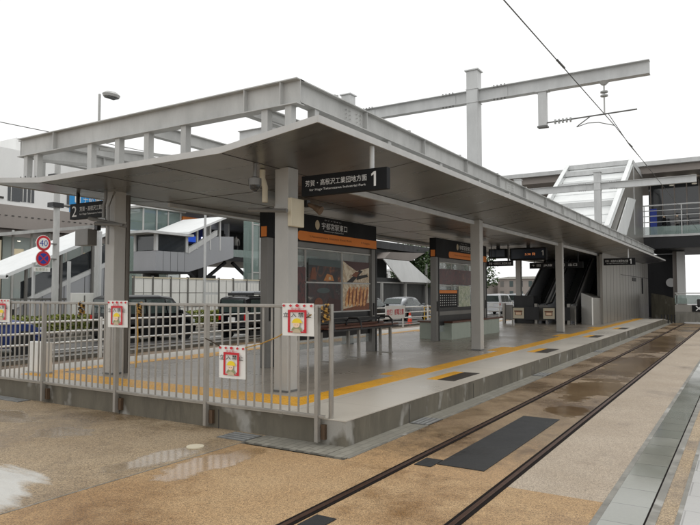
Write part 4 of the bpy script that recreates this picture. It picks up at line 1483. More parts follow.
# people on the deck, far off and mostly behind the glass
def person(x, y, z, h, top, leg, label, rz=0.0):
    bm = bmesh.new()
    me = bpy.data.meshes.new('person')
    k = h / 1.7
    J = {'pel': (0, 0, .92), 'che': (0, 0, 1.25), 'nec': (0, 0, 1.45), 'hea': (0, 0.01, 1.58), 'top': (0, 0, 1.68),
         'ls': (-.18, 0, 1.4), 'le': (-.23, .02, 1.12), 'lh': (-.22, .1, .88), 'rs': (.18, 0, 1.4), 're': (.23, .02, 1.12), 'rh': (.22, .1, .88),
         'lk': (-.1, .05, .5), 'lf': (-.1, .0, .06), 'lt': (-.1, .14, .03), 'rk': (.1, -.02, .5), 'rf': (.1, -.12, .06), 'rt': (.1, .02, .03),
         'lp': (-.09, 0, .88), 'rp': (.09, 0, .88)}
    Rr = {'pel': .14, 'che': .16, 'nec': .06, 'hea': .1, 'top': .07, 'ls': .065, 'le': .045, 'lh': .04, 'rs': .065, 're': .045, 'rh': .04,
          'lk': .06, 'lf': .045, 'lt': .035, 'rk': .06, 'rf': .045, 'rt': .035, 'lp': .09, 'rp': .09}
    names = list(J)
    E_ = [('pel', 'che'), ('che', 'nec'), ('nec', 'hea'), ('hea', 'top'), ('che', 'ls'), ('ls', 'le'), ('le', 'lh'), ('che', 'rs'), ('rs', 're'), ('re', 'rh'),
          ('pel', 'lp'), ('lp', 'lk'), ('lk', 'lf'), ('lf', 'lt'), ('pel', 'rp'), ('rp', 'rk'), ('rk', 'rf'), ('rf', 'rt')]
    me.from_pydata([tuple(c * k for c in J[n]) for n in names], [(names.index(a), names.index(c)) for a, c in E_], [])
    o = bpy.data.objects.new('person', me)
    C.objects.link(o)
    o.modifiers.new('skin', 'SKIN')
    for i, n in enumerate(names):
        me.skin_vertices[0].data[i].radius = (Rr[n] * k, Rr[n] * k)
        me.skin_vertices[0].data[i].use_root = (n == 'pel')
    sb = o.modifiers.new('sub', 'SUBSURF')
    sb.levels = sb.render_levels = 1
    dg = bpy.context.evaluated_depsgraph_get()
    m2 = bpy.data.meshes.new_from_object(o.evaluated_get(dg))
    o.modifiers.clear()
    o.data = m2
    for mt in (top, leg, 'skinp', 'letterk'):
        m2.materials.append(M[mt])
    for f in m2.polygons:
        f.use_smooth = True
        zz = f.center.z / k
        f.material_index = 3 if (zz > 1.6 or (zz > 1.5 and f.center.y < 0.0)) else (2 if zz > 1.47 else (0 if zz > .9 else 1))
    o.location = (x, y, z)
    o.rotation_euler = (0, 0, rz)
    tag(o, label, 'person', 'people walking on the decks')


person(-4.5, BY + 1.6, 5.42, 1.68, 'black', 'darkframe', 'person in dark clothes walking on the far deck behind the glass, by the blue panel', R(80))
person(-3.7, BY + 1.2, 5.42, 1.66, 'greyframe', 'black', 'person in grey top on the far deck behind the green glass', R(-100))

# walls closing the track end
t = thing('end_wall', 'olive concrete wall with sloping top at the end of the platform', 'wall', (-4.8, 44.2, 0))
b = MB()
b.prism([(-5.0, 44.6, -0.05), (-3.55, 43.2, -0.05), (-3.55, 43.2, 1.4), (-4.3, 43.9, 1.62), (-5.0, 44.6, 1.72)], (-0.1, 0.12, 0))
b.build('panel', 'conc2', t)
t = thing('track_end_barrier', 'grey barrier wall across the end of the front track', 'barrier', (-2.0, 41.8, 0))
MB().box(-3.5, 6.5, 41.7, 42.0, -0.02, 0.66).build('lower_wall', 'kerb', t, bevel=0.01)
MB().box(-3.5, 6.5, 41.72, 41.98, 0.665, 1.06).build('upper_board', 'wallpanel', t)
for k in range(7):
    x = -3.4 + 1.4 * k
    MB().box(x - 0.03, x + 0.03, 41.8, 41.86, 1.06, 1.72).build('post', 'steel', t)
MB().box(-3.5, 6.5, 41.8, 41.85, 1.12, 1.62).build('glass_panel', 'greenglass', t)
MB().tube([(-3.5, 41.83, 1.74), (6.5, 41.83, 1.74)], 0.03, 8).build('handrail', 'steel', t)
t = thing('stop_sign', 'black square board with a white cross at the end of the track', 'sign', (-2.3, 41.6, 0.7))
MB().box(-2.62, -1.92, 41.64, 41.69, 0.68, 1.05).build('board', 'black', t)
b = MB()
b.bar((-2.42, 41.63, 0.73), (-2.1, 41.63, 1.0), 0.005, 0.07, (0, 1, 0))
b.v = []
b.f = []
b.prism([(-2.43, 41.638, 0.76), (-2.39, 41.638, 0.72), (-2.11, 41.638, 0.98), (-2.15, 41.638, 1.02)], (0, -0.004, 0))
b.prism([(-2.15, 41.632, 0.72), (-2.11, 41.632, 0.76), (-2.39, 41.632, 1.02), (-2.43, 41.632, 0.98)], (0, -0.004, 0))
b.build('cross', 'letter', t)
MB().box(-2.35, -2.2, 41.6, 41.68, 1.06, 1.4).build('lamp_box', 'darkframe', t)
for k in range(5):
    x = -4.15 + 0.17 * k
    t = MB().tube([(x, 41.0 + 0.02 * k, -0.02), (x, 41.0 + 0.02 * k, 0.5)], 0.035, 10).build('bollard', 'darksteel', smooth=True)
    tag(t, 'one of the short dark posts before the olive end wall', 'bollard', 'short dark posts at the ramp foot')
MB_ = MB().box(-3.0, 6, 41.3, 41.36, -0.02, 0.09)
struct(MB_.build('kerb_line', 'steelw'))
t = thing('wall_column', 'white clad column rising beside the far deck at right', 'column', (-3.7, 50, 0))
MB().box(-4.0, -3.4, 49.0, 49.5, -0.05, 1.4).build('base', 'bgrey', t)
MB().box(-3.95, -3.45, 49.05, 49.45, 1.4, 4.6).build('shaft', 'bwhite', t, bevel=0.02)
# dark area under the deck beyond the grey wall
t = thing('service_room', 'dark recess with a blue base behind the grey stair wall', 'room', (-5.6, 48, 0))
MB().box(-9.0, -3.9, 52.5, 52.8, -0.05, 4.6).build('back_wall', 'darksteel', t)
MB().box(-5.9, -4.9, 51.9, 52.4, 0.1, 0.9).build('bin', 'navy', t, bevel=0.02)
MB().tube([(-4.55, 51.5, 2.5), (-4.55, 51.9, 2.5)], 0.32, 16).build('round_box', 'bwhite', t)
# distant town past the end of the track
for k, (x0, x1, y, h, mt, lb) in enumerate(((-3, 2.5, 105, 7.5, 'bgrey', 'low grey house far beyond the end of the track'),
                                            (3.5, 12, 118, 10, 'cream', 'cream block far beyond the end of the track'),
                                            (14, 26, 130, 14, 'bgrey', 'tall grey block far off at the right edge'))):
    t = thing('far_building', lb, 'building', (x0, y, 0), 0, 'far buildings at the right')
    MB().box(x0, x1, y, y + 10, -0.1, h).build('walls', mt, t)
    n = int((x1 - x0) / 1.6)
    for i in range(n):
        for j in range(int(h / 3)):
            MB().box(x0 + 0.5 + i * 1.6, x0 + 1.4 + i * 1.6, y - 0.03, y, 0.9 + j * 3, 2.2 + j * 3).build('window', 'darkglass', t)
    MB().box(x0 - 0.2, x1 + 0.2, y - 0.2, y + 10.2, h, h + 0.3).build('roof', 'rooftop', t)

# ================================================================== guard fence between second track and road
GX = -14.95
gf = thing('guard_fence', 'white four rail guard fence between the rear track and the road', 'fence', (GX, 8.0, 0))
for z in (1.02, 0.75, 0.48, 0.21):
    MB().tube([(GX, 2.0, z), (GX, 62, z)], 0.026, 8).build('rail', 'white' if z != 0.21 else 'greyframe', gf, smooth=True)
for k in range(20):
    y = 5.2 + 3.0 * k
    MB().tube([(GX + 0.05, y, -0.02), (GX + 0.05, y, 1.1)], 0.045, 10).build('post', 'white', gf, smooth=True)
t = thing('warning_banner', 'white banner with red Japanese lettering tied to the white guard fence', 'banner', (GX, 28, 0.5))
MB().box(GX + 0.1, GX + 0.12, 27.2, 29.3, 0.47, 1.12).build('sheet', 'white', t)
lettering('危険！感電注意', 'red', t, (GX + 0.124, 27.35, 0.66), UY, UZ, 0.3, 1.8, bold=0.012)


# ================================================================== vehicles (local: nose towards +y, centre of wheelbase at origin)
def car(name, label, loc, rz, paintm, prof, hw, wheels, wr, glassz, plate=True, roofbox=False, group='cars on the road'):
    """prof: list of stations (y, z under, z belt, z roof, half width at belt, half width at roof)"""
    t = thing(name, label, 'car', loc, rz, group)
    b = MB()
    rings = []
    for (y, zu, zb, zr, wb, wr_) in prof:
        pts = [(wb * .93, zu), (wb, zu + .12), (wb * 1.0, zb - .28), (wb * .985, zb), (wr_ + (wb * .985 - wr_) * .12, zr - .06), (wr_ - .06, zr - .008), (0, zr + .012)]
        ring = [(x, y, z) for x, z in pts] + [(-x, y, z) for x, z in reversed(pts[:-1])]
        rings.append(len(b.v))
        b.v += ring
    n = 13
    for a, c in zip(rings[:-1], rings[1:]):
        for k in range(n):
            k2 = (k + 1) % n
            b.f.append((a + k, a + k2, c + k2, c + k))
    b.f.append(tuple(rings[0] + k for k in reversed(range(n))))
    b.f.append(tuple(rings[-1] + k for k in range(n)))
    body = b.build('body', paintm, t, smooth=True, local=True)

    def at(y):
        for p, q in zip(prof[:-1], prof[1:]):
            if p[0] <= y <= q[0]:
                u = (y - p[0]) / (q[0] - p[0])
                return [p[i] + (q[i] - p[i]) * u for i in range(6)]
        return prof[-1]

    def wallpt(y, f, s):
        _, zu, zb, zr, wb, wt = at(y)
        xb, xt = wb * .985, wt + (wb * .985 - wt) * .12
        zt = zr - .06
        return (s * (xb + (xt - xb) * f + .008), y, zb + (zt - zb) * f)
    for s in (-1, 1):
        for (ya, yb, ya2, yb2) in glassz['side']:
            pts = [wallpt(ya, .1, s), wallpt(yb, .1, s), wallpt(yb2, .9, s), wallpt(ya2, .9, s)]
            MB().prism(pts, (0.006 * s, 0, 0)).build('side_window', 'carglass', t, local=True)
        MB().box(s * (hw + .0), s * (hw + .16), glassz['mirror'] - .05, glassz['mirror'] + .05, glassz['mz'], glassz['mz'] + .14).build('mirror', paintm, t, bevel=0.02, local=True)
    for nm in ('rear_glass', 'windscreen'):
        (ya, za, xa), (yb, zb, xb) = glassz[nm]
        d = -0.012 if nm == 'rear_glass' else 0.012
        MB().prism([(-xa, ya + d, za + .02), (xa, ya + d, za + .02), (xb, yb + d, zb), (-xb, yb + d, zb)], (0, d, 0.004)).build(nm, 'carglass', t, local=True)
    y0, y1 = prof[0][0], prof[-1][0]
    zb0 = prof[0][2]
    for s in (-1, 1):
        MB().box(s * (hw - .15), s * (hw - .05), y0 - .012, y0 + .06, zb0 - .2, zb0 + .02).build('tail_lamp', 'redlamp', t, bevel=.01, local=True)
        MB().box(s * (hw - .32), s * (hw - .07), y1 - .1, y1 + .012, .6, .74).build('headlight', 'clearlamp', t, bevel=.02, local=True)
    MB().box(-hw * .95, hw * .95, y0 - .03, y0 + .08, .3, .52).build('rear_bumper', paintm, t, bevel=.02, local=True)
    MB().box(-hw * .95, hw * .95, y1 - .1, y1 + .03, .26, .5).build('front_bumper', paintm, t, bevel=.03, local=True)
    MB().box(-.17, .17, y0 - .04, y0 - .012, .66, .83).build('number_plate', 'white', t, local=True)
    for s in (-1, 1):
        for wy in wheels:
            x = s * (hw - .1)
            w = MB()
            w.tube([(x - .085, wy, wr), (x - .085 + .02, wy, wr), (x + .065, wy, wr), (x + .085, wy, wr)], [wr * .9, wr, wr, wr * .9], 24)
            tw = w.build('wheel', 'tyre', t, smooth=True, local=True)
            rm = MB()
            xo = x + s * .088
            for k in range(5):
                a = k * 2 * math.pi / 5
                rm.bar((xo, wy, wr), (xo, wy + wr * .62 * math.cos(a), wr + wr * .62 * math.sin(a)), .05, .02, (1, 0, 0))
            for k in range(20):
                a, a2 = k * math.pi / 10, (k + 1) * math.pi / 10
                rm.bar((xo, wy + wr * .65 * math.cos(a), wr + wr * .65 * math.sin(a)), (xo, wy + wr * .65 * math.cos(a2), wr + wr * .65 * math.sin(a2)), .035, .02, (1, 0, 0))
            rm.build('rim', 'rim', tw, local=True)
            MB().disc((x + s * .06, wy, wr), (s, 0, 0), wr * 1.16, .04, 24).build('wheel_arch', 'darkframe', t, local=True)
    if roofbox:
        MB().box(-.6, .6, -1.1, .7, prof[3][3] + .05, prof[3][3] + .2).build('roof_carrier', 'silvercar', t, bevel=.04, local=True)
        MB().box(-.62, .62, -1.25, -1.12, prof[3][3] + .02, prof[3][3] + .14).build('roof_bar', 'blackcar', t, bevel=.02, local=True)
    return t


vanp = [(-1.74, .32, .95, 1.05, .78, .7), (-1.70, .24, .95, 1.58, .82, .68), (-1.45, .2, .95, 1.66, .83, .68), (.1, .2, .95, 1.68, .83, .68), (.75, .2, .95, 1.6, .83, .66),
        (1.2, .2, .95, 1.12, .82, .72), (1.65, .24, .82, .95, .80, .70), (1.82, .3, .62, .72, .70, .6)]
vang = {'side': [(-1.5, -.62, -1.42, -.62), (-.54, .34, -.54, .3), (.42, 1.02, .36, .66)], 'mirror': .95, 'mz': .98,
        'rear_glass': ((-1.735, 1.02, .66), (-1.70, 1.52, .58)), 'windscreen': ((1.16, 1.14, .66), (.79, 1.56, .58))}
car('passenger_van', 'black hatchback van driving past behind the fence, beside the road side column', (-19.05, 16.2, 0), 0, 'blackcar', vanp, .83, (-1.2, 1.25), .3, vang)
kei = [(-1.66, .34, .92, 1.0, .70, .62), (-1.63, .25, .92, 1.56, .735, .64), (-1.4, .2, .92, 1.62, .74, .64), (.2, .2, .92, 1.62, .74, .64), (.7, .2, .92, 1.56, .74, .62),
       (1.1, .2, .92, 1.02, .73, .64), (1.5, .24, .84, .93, .72, .62), (1.66, .3, .6, .7, .64, .55)]
keig = {'side': [(-1.45, -.6, -1.38, -.6), (-.52, .36, -.52, .3), (.44, .96, .36, .62)], 'mirror': .9, 'mz': .95,
        'rear_glass': ((-1.65, .99, .6), (-1.63, 1.5, .55)), 'windscreen': ((1.08, 1.05, .6), (.73, 1.5, .55))}
car('small_wagon', 'small black wagon seen from behind with a silver carrier on its roof', (-16.55, 19.9, 0), 0, 'blackcar', kei, .74, (-1.15, 1.2), .28, keig, roofbox=True)
hat = [(-1.95, .3, .86, .92, .72, .6), (-1.85, .24, .9, 1.1, .80, .62), (-1.5, .2, .92, 1.42, .85, .62), (-.2, .2, .92, 1.5, .85, .63), (.35, .2, .92, 1.44, .85, .61),
       (1.0, .2, .92, 1.02, .84, .66), (1.6, .24, .82, .9, .81, .66), (1.98, .3, .6, .68, .7, .55)]
hatg = {'side': [(-1.3, -.45, -1.1, -.45), (-.37, .75, -.37, .4)], 'mirror': .75, 'mz': .95,
        'rear_glass': ((-1.87, 1.06, .6), (-1.53, 1.4, .54)), 'windscreen': ((.97, 1.02, .62), (.38, 1.42, .54))}
car('hatchback_car', 'blue hatchback at the left edge of the photo behind the bar fence', (-18.3, 9.3, 0), 0, 'bluecar', hat, .85, (-1.25, 1.28), .31, hatg)
car('hatchback_car', 'silver car parked on the road beyond the banner on the guard fence', (-18.8, 37.2, 0), 0, 'silvercar', hat, .85, (-1.25, 1.28), .31, hatg)
car('hatchback_car', 'dark car just before the silver one, beyond the banner', (-19.4, 33.4, 0), 0, 'blackcar', hat, .85, (-1.25, 1.28), .31, hatg)
car('passenger_van', 'white van far down the road beside the escalators', (-17.6, 52.0, 0), 0, 'whitecar', vanp, .83, (-1.2, 1.25), .3, vang)
car('passenger_van', 'far silver van showing between the farther shelter and the escalators', (-18.5, 60.0, 0), 0, 'silvercar', vanp, .83, (-1.2, 1.25), .3, vang)

# cone and barriers
t = thing('traffic_cone', 'orange traffic cone with white band beyond the guard fence', 'cone', (-15.9, 32.0, 0))
MB().box(-16.1, -15.7, 31.8, 32.2, 0.0, 0.04).build('base', 'cone', t)
MB().tube([(-15.9, 32, .04), (-15.9, 32, .7)], [.15, .04], 14).build('body', 'cone', t, smooth=True)
MB().tube([(-15.9, 32, .35), (-15.9, 32, .5)], [.1, .075], 14).build('band', 'white', t)
for k, (y, lb) in enumerate(((34.5, 'yellow and black work barrier nearest the orange cone'), (37.5, 'yellow and black work barrier farther along the road edge'))):
    t = thing('work_barrier', lb, 'barrier', (-15.9, y, 0), 0, 'yellow work barriers')
    for d in (-.6, .6):
        MB().bar((-15.9, y + d, 0), (-15.9, y + d, .95), .04, .04).build('leg', 'barrier', t)
    for z in (.3, .62, .9):
        o = MB().box(-15.88, -15.84, y - .75, y + .75, z, z + .1).build('bar', 'barrier', t)
        b = MB()
        for q in range(5):
            b.box(-15.84, -15.836, y - .7 + q * .3, y - .58 + q * .3, z, z + .1)
        b.build('stripe', 'letterk', o)

# ================================================================== foliage
def leaves(name, mat, parent, cx, cy, cz, rx, ry, rz_, n, size, seed, boxy=False):
    rnd = random.Random(seed)
    b = MB()
    clumps = [(rnd.uniform(-1, 1), rnd.uniform(-1, 1), rnd.uniform(-1, 1), rnd.uniform(.3, .55)) for _ in range(26)]
    while len(b.f) < n:
        if boxy:
            x, y, z = rnd.uniform(-1, 1), rnd.uniform(-1, 1), rnd.uniform(-1, 1)
            if max(abs(x), abs(z)) < 0.72 and rnd.random() < .8: continue
            z *= 1 + 0.1 * math.sin(y * 40 + x * 3)
        else:
            c = rnd.choice(clumps)
            r0 = math.sqrt(c[0] ** 2 + c[1] ** 2 + c[2] ** 2)
            k = .8 / max(r0, .8)
            d = Vector((rnd.gauss(0, 1), rnd.gauss(0, 1), rnd.gauss(0, 1))).normalized() * c[3] * rnd.random() ** .4
            x, y, z = c[0] * k + d.x, c[1] * k + d.y, c[2] * k + d.z
        q = Vector((cx + x * rx, cy + y * ry, cz + z * rz_))
        a = Vector((rnd.gauss(0, 1), rnd.gauss(0, 1), rnd.gauss(0, .7))).normalized()
        u = a.cross(Vector((rnd.gauss(0, 1), rnd.gauss(0, 1), rnd.gauss(0, 1)))).normalized()
        s = size * rnd.uniform(.6, 1.3)
        b.poly([q - a * s, q + u * s * .5, q + a * s, q - u * s * .5])
    return b.build(name, mat, parent)


t = thing('hedge', 'trimmed yellow green hedge along the far side of the road', 'hedge', (-22.0, 19, 0.12))
leaves('foliage', 'leaf', t, -22.0, 19.5, .64, .45, 11.5, .27, 20000, .065, 5, boxy=True)
b = MB()
for k in range(90):
    y = 8.2 + k * .255
    b.tube([(-22, y, .1), (-22 + .1 * math.sin(k * 5), y + .1, .55)], .02, 5)
b.build('stems', 'bark', t)


def tree(x, y, h, label, seed, cr):
    t = thing('street_tree', label, 'tree', (x, y, 0), 0, 'trees beyond the station road')
    rnd = random.Random(seed)
    tr = MB().tube([(x, y, 0), (x + .1, y, h * .3), (x, y + .1, h * .55), (x, y, h * .8)], [.2, .16, .1, .03], 8)
    for k in range(6):
        a = k * 1.1
        z = h * (.35 + .07 * k)
        tr.tube([(x, y, z), (x + cr * .5 * math.cos(a), y + cr * .5 * math.sin(a), z + h * .15), (x + cr * .8 * math.cos(a), y + cr * .8 * math.sin(a), z + h * .22)], [.07, .05, .015], 6)
    tr.build('trunk', 'bark', t, smooth=True)
    leaves('crown', 'leaf2', t, x, y, h * .66, cr, cr, h * .34, 4500, .16, seed)


tree(-32, 66, 7.5, 'green tree showing through the gap left of the farther shelter', 11, 3.2)
tree(-27.5, 60, 6.5, 'green tree showing through the glass of the farther shelter', 12, 2.8)
tree(-24, 62, 6.0, 'smaller green tree right of the others behind the farther shelter', 13, 2.6)

# ================================================================== street furniture on the far pavement
ps = thing('sign_pole', 'thick grey pole carrying the blue guide sign and round road signs', 'sign pole', (-22.6, 14.9, .12))
PXX, PYY = -22.6, 14.9
MB().tube([(PXX, PYY, .1), (PXX, PYY, 6.9)], [.13, .11], 14).build('pole', 'steel', ps, smooth=True)
for z in (6.25, 5.15):
    a = MB().tube([(PXX, PYY - .1, z), (PXX, PYY + 1.2, z + .06)], .05, 8).build('arm', 'greyframe', ps)
    MB().box(PXX - .18, PXX + .18, PYY - .28, PYY + .18, z - .1, z + .08).build('clamp', 'darkframe', a)
bs = MB().box(PXX - .03, PXX + .03, PYY + .55, PYY + 2.7, 4.95, 6.35).build('blue_sign', 'bluep', ps)
MB().box(PXX + .03, PXX + .036, PYY + .55, PYY + 2.7, 4.95, 5.22).build('white_band', 'white', bs)
lettering('♿ 宇都宮駅東口', 'letter', bs, (PXX + .037, PYY + .75, 5.35), UY, UZ, .4, 1.85)
for z, kind in ((3.63, '40'), (3.05, 'x')):
    c = (PXX + .12, PYY - .6, z)
    d = MB().disc((PXX + .12, PYY - .6, z), (1, 0, 0), .3, .02, 28).build('round_sign', 'white', ps)
    MB().disc((PXX + .141, PYY - .6, z), (1, 0, 0), .285, .003, 28).build('red_ring', 'red', d)
    MB().disc((PXX + .145, PYY - .6, z), (1, 0, 0), .2, .003, 28).build('face', 'white' if kind == '40' else 'navy', d)
    if kind == '40':
        lettering('40', 'navy', d, (PXX + .15, PYY - .76, z - .12), UY, UZ, .24, .32, 'number')
    else:
        b = MB()
        for sg in (-1, 1):
            b.prism([(PXX + .151 + .001 * sg, PYY - .6 - sg * .17 - .03, z - .15), (PXX + .151 + .001 * sg, PYY - .6 - sg * .17 + .03, z - .15), (PXX + .151 + .001 * sg, PYY - .6 + sg * .17 + .03, z + .15), (PXX + .151 + .001 * sg, PYY - .6 + sg * .17 - .03, z + .15)], (-.001, 0, 0))
        b.build('cross', 'red', d)
    MB().box(PXX, PXX + .12, PYY - .62, PYY - .04, z - .02, z + .02).build('bracket', 'greyframe', d)
pl = MB().box(PXX + .1, PXX + .12, PYY - .95, PYY - .3, 2.55, 2.72).build('plate', 'white', ps)
lettering('駐車禁止', 'greenp', pl, (PXX + .122, PYY - .88, 2.58), UY, UZ, .11, .5)


def pole(x, y, h, r_, label, mat='steelw'):
    o = MB().tube([(x, y, 0), (x, y, h)], r_, 10).build('light_pole', mat, smooth=True)
    return tag(o, label, 'pole', 'thin poles on the far pavement')


pole(-22.7, 16.9, 4.3, .12, 'pale pole without a head just left of the road side column')
pole(-22.7, 15.55, 3.0, .07, 'thin short grey post right beside the thick sign pole')
pole(-23.0, 23.3, 5.9, .06, 'thin white pole in front of the far stairway')
pole(-22.9, 14.2, 2.9, .06, 'short thin grey post at the left edge under the stair roof')
t = thing('street_lamp', 'grey street lamp with a flat oval head above the canopy at left', 'street lamp', (-22.3, 16.5, 0))
MB().tube([(-22.3, 16.5, 0), (-22.3, 16.5, 9.9)], [.09, .05], 10).build('pole', 'steel', t, smooth=True)
b = MB()
for k, (zz, rr) in enumerate(((9.86, .7), (9.96, .8), (10.06, .55))):
    for j in range(20):
        a = j * math.pi / 10
        b.v.append((-22.15 + .35 * rr * math.cos(a), 16.95 + .5 * rr * math.sin(a), zz))
for q in (0, 20):
    for j in range(20):
        b.f.append((q + j, q + (j + 1) % 20, q + 20 + (j + 1) % 20, q + 20 + j))
b.f.append(tuple(reversed(range(20))))
b.f.append(tuple(range(40, 60)))
b.build('head', 'steel', t, smooth=True)
MB().box(-22.3, -22.0, 16.72, 17.18, 9.82, 9.858).build('lens', 'lens', t)

# white panel fence round the works
wf = thing('works_fence', 'white panel fence with square window grids behind the hedge', 'fence', (-23.5, 19.3, 0))
yy = 19.35
k = 0
while yy < 28.3:
    w = 1.1
    grid = k in (4, 6, 7)
    p_ = MB().box(-23.53, -23.5, yy + .03, yy + w - .03, .3, 2.42).build('panel', 'fencepanel' if not grid else 'steelw', wf)
    b = MB()
    if grid:
        for j in range(3):
            for i in range(4):
                MB().box(-23.5, -23.49, yy + .1 + i * .24, yy + .3 + i * .24, .55 + j * .62, 1.05 + j * .62).build('window', 'white', p_)
    else:
        for z in (1.05, 1.75):
            b.box(-23.5, -23.492, yy + .03, yy + w - .03, z, z + .03)
        b.box(-23.5, -23.491, yy + w / 2, yy + w / 2 + .03, .3, 2.42)
        b.build('frame_bar', 'greyframe', p_)
    MB().box(-23.56, -23.46, yy - .04, yy + .03, .1, 2.55).build('post', 'greyframe', wf)
    yy += w
    k += 1
MB().box(-23.56, -23.47, 19.3, 28.3, 2.43, 2.5).build('top_rail', 'cream', wf)
# grey service boxes
t = thing('service_cabinet', 'white service cabinet among railings behind the hedge', 'cabinet', (-22.9, 16.2, 0))
MB().box(-23.2, -22.8, 15.8, 16.9, .1, 1.75).build('body', 'white', t, bevel=.02)
MB().box(-22.8, -22.78, 16.32, 16.36, .2, 1.65).build('door_gap', 'greyframe', t)
t = thing('pavement_railing', 'dark pavement railing behind the hedge below the stair wall', 'railing', (-22.75, 10, 0))
for z in (1.5, .4):
    MB().box(-22.77, -22.73, 9, 15.6, z, z + .05).build('rail', 'greyframe', t)
for k in range(33):
    MB().box(-22.765, -22.735, 9 + k * .2, 9.03 + k * .2, .45, 1.5).build('bar', 'greyframe', t)

# ================================================================== covered stairway up to the far deck
st = thing('covered_stairway', 'grey panelled covered stairway with white roofs climbing to the far deck', 'stairway', (-26, 14, 0))
X0, X1 = -27.6, -25.0
# lower flight
b = MB()
b.prism([(X1, 14.9, .1), (X1, 20.0, .1), (X1, 20.0, 3.39), (X1, 14.9, 1.2)], (-.12, 0, 0))
w = b.build('flight_wall', 'panelgrey', st)
b = MB()
for k in range(1, 6):
    y = 14.9 + k
    b.box(X1, X1 + .006, y, y + .025, .12, 1.2 + (y - 14.9) * .43)
b.box(X1, X1 + .006, 15.6, 20.0, 1.45, 1.47)
b.build('panel_joint', 'joint', w)
MB().prism([(X1 + .02, 14.7, 1.1), (X1 + .02, 20.0, 3.38), (X1 + .02, 20.0, 3.56), (X1 + .02, 14.7, 1.28)], (-.2, 0, 0)).build('wall_cap', 'steelw', st)
MB().prism([(X1 - .06, 15.0, 1.45), (X1 - .06, 20.0, 3.6), (X1 - .06, 20.0, 4.45), (X1 - .06, 15.0, 2.2)], (-.03, 0, 0)).build('side_glass', 'darkglass', st)
MB().prism([(X1 + .25, 14.2, 2.35), (X1 + .25, 19.6, 4.7), (X1 + .25, 19.6, 4.85), (X1 + .25, 14.2, 2.5)], (-3.2, 0, 0)).build('roof', 'roofwhite', st)
MB().prism([(X1 + .25, 11.5, 2.25), (X1 + .25, 14.3, 2.32), (X1 + .25, 14.3, 2.45), (X1 + .25, 11.5, 2.38)], (-3.2, 0, 0)).build('roof', 'roofwhite', st)
for k in range(6):
    y = 12 + k * 1.55
    zz = 2.25 if y < 14.2 else 2.35 + (y - 14.2) * .435
    MB().box(X1 + .0, X1 + .1, y, y + .1, .1, zz).build('post', 'greyframe', st)
# landing
b = MB().box(-27.6, -25.9, 22.7, 25.0, 2.9, 3.95)
b.build('landing_wall', 'panelgrey', st)
b = MB()
for k in range(1, 5):
    b.box(-25.9, -25.895, 22.7 + k * .5, 22.715 + k * .5, 2.9, 3.95)
b.build('panel_joint', 'joint', st)
MB().box(-27.7, -25.8, 22.5, 25.1, 2.78, 2.9).build('landing_floor', 'darksteel', st)
MB().box(-27.5, -25.95, 22.75, 24.9, 3.98, 4.8).build('landing_glass', 'darkglass', st)
MB().box(-28.2, -25.6, 21.9, 25.1, 4.82, 4.95).build('landing_roof', 'steelw', st)
for x, y in ((-25.95, 22.75), (-25.95, 24.85), (-27.5, 22.75)):
    MB().box(x - .08, x + .08, y - .08, y + .08, 3.95, 4.82).build('post', 'steelw', st)
# upper flight
b = MB()
b.prism([(-25.9, 25.0, 2.9), (-25.9, 28.6, 3.85), (-25.9, 28.6, 5.1), (-25.9, 27.0, 5.0), (-25.9, 25.0, 3.95)], (-.12, 0, 0))
b.build('flight_wall', 'panelgrey', st)
MB().prism([(-25.86, 24.95, 3.9), (-25.86, 27.2, 5.08), (-25.86, 27.2, 5.38), (-25.86, 24.95, 4.2)], (-.2, 0, 0)).build('wall_cap', 'steelw', st)
MB().prism([(-25.5, 24.7, 4.95), (-25.5, 27.6, 6.1), (-25.5, 27.6, 6.22), (-25.5, 24.7, 5.07)], (-3.6, 0, 0)).build('roof', 'roofwhite', st)
for y in (25.6, 26.6, 27.4):
    MB().box(-25.98, -25.88, y, y + .1, 4.2, 4.95 + (y - 24.7) * .4).build('post', 'steelw', st)
for x, y in ((-27.5, 23.8), (-27.5, 28.2)):
    MB().box(x - .3, x + .3, y - .3, y + .3, 0, 2.8).build('pier', 'darksteel', st)
# lift tower behind the landing
t = thing('glass_lift_tower', 'glass lift tower with flat roof above the stair landing', 'lift tower', (-31, 25, 0))
MB().box(-31.6, -30.0, 25.3, 28.2, 0, 6.75).build('glass_walls', 'greenglass', t)
MB().box(-31.3, -30.5, 25.9, 27.6, 0, 5.0).build('lift_car', 'steel', t)
MB().box(-31.9, -29.8, 25.0, 28.5, 6.76, 6.9).build('roof', 'steel', t)
for y in (25.3, 26.3, 27.2, 28.2):
    MB().box(-29.99, -29.93, y - .04, y + .04, 0, 6.75).build('mullion', 'steel', t)
t = thing('glass_lift_shaft', 'tall narrow green glass lift shaft left of the front column', 'lift shaft', (-26.4, 31, 0))
MB().box(-26.7, -26.0, 30.4, 31.8, 0, 6.75).build('glass_walls', 'greenglass', t)
MB().box(-26.6, -26.3, 30.7, 31.5, 0, 3.0).build('lift_car', 'steel', t)
for y in (30.4, 31.1, 31.8):
    MB().box(-25.99, -25.93, y - .04, y + .04, 0, 6.8).build('mullion', 'steel', t)
for z in (3.0, 6.0):
    MB().box(-25.99, -25.94, 30.4, 31.8, z, z + .06).build('transom', 'steel', t)
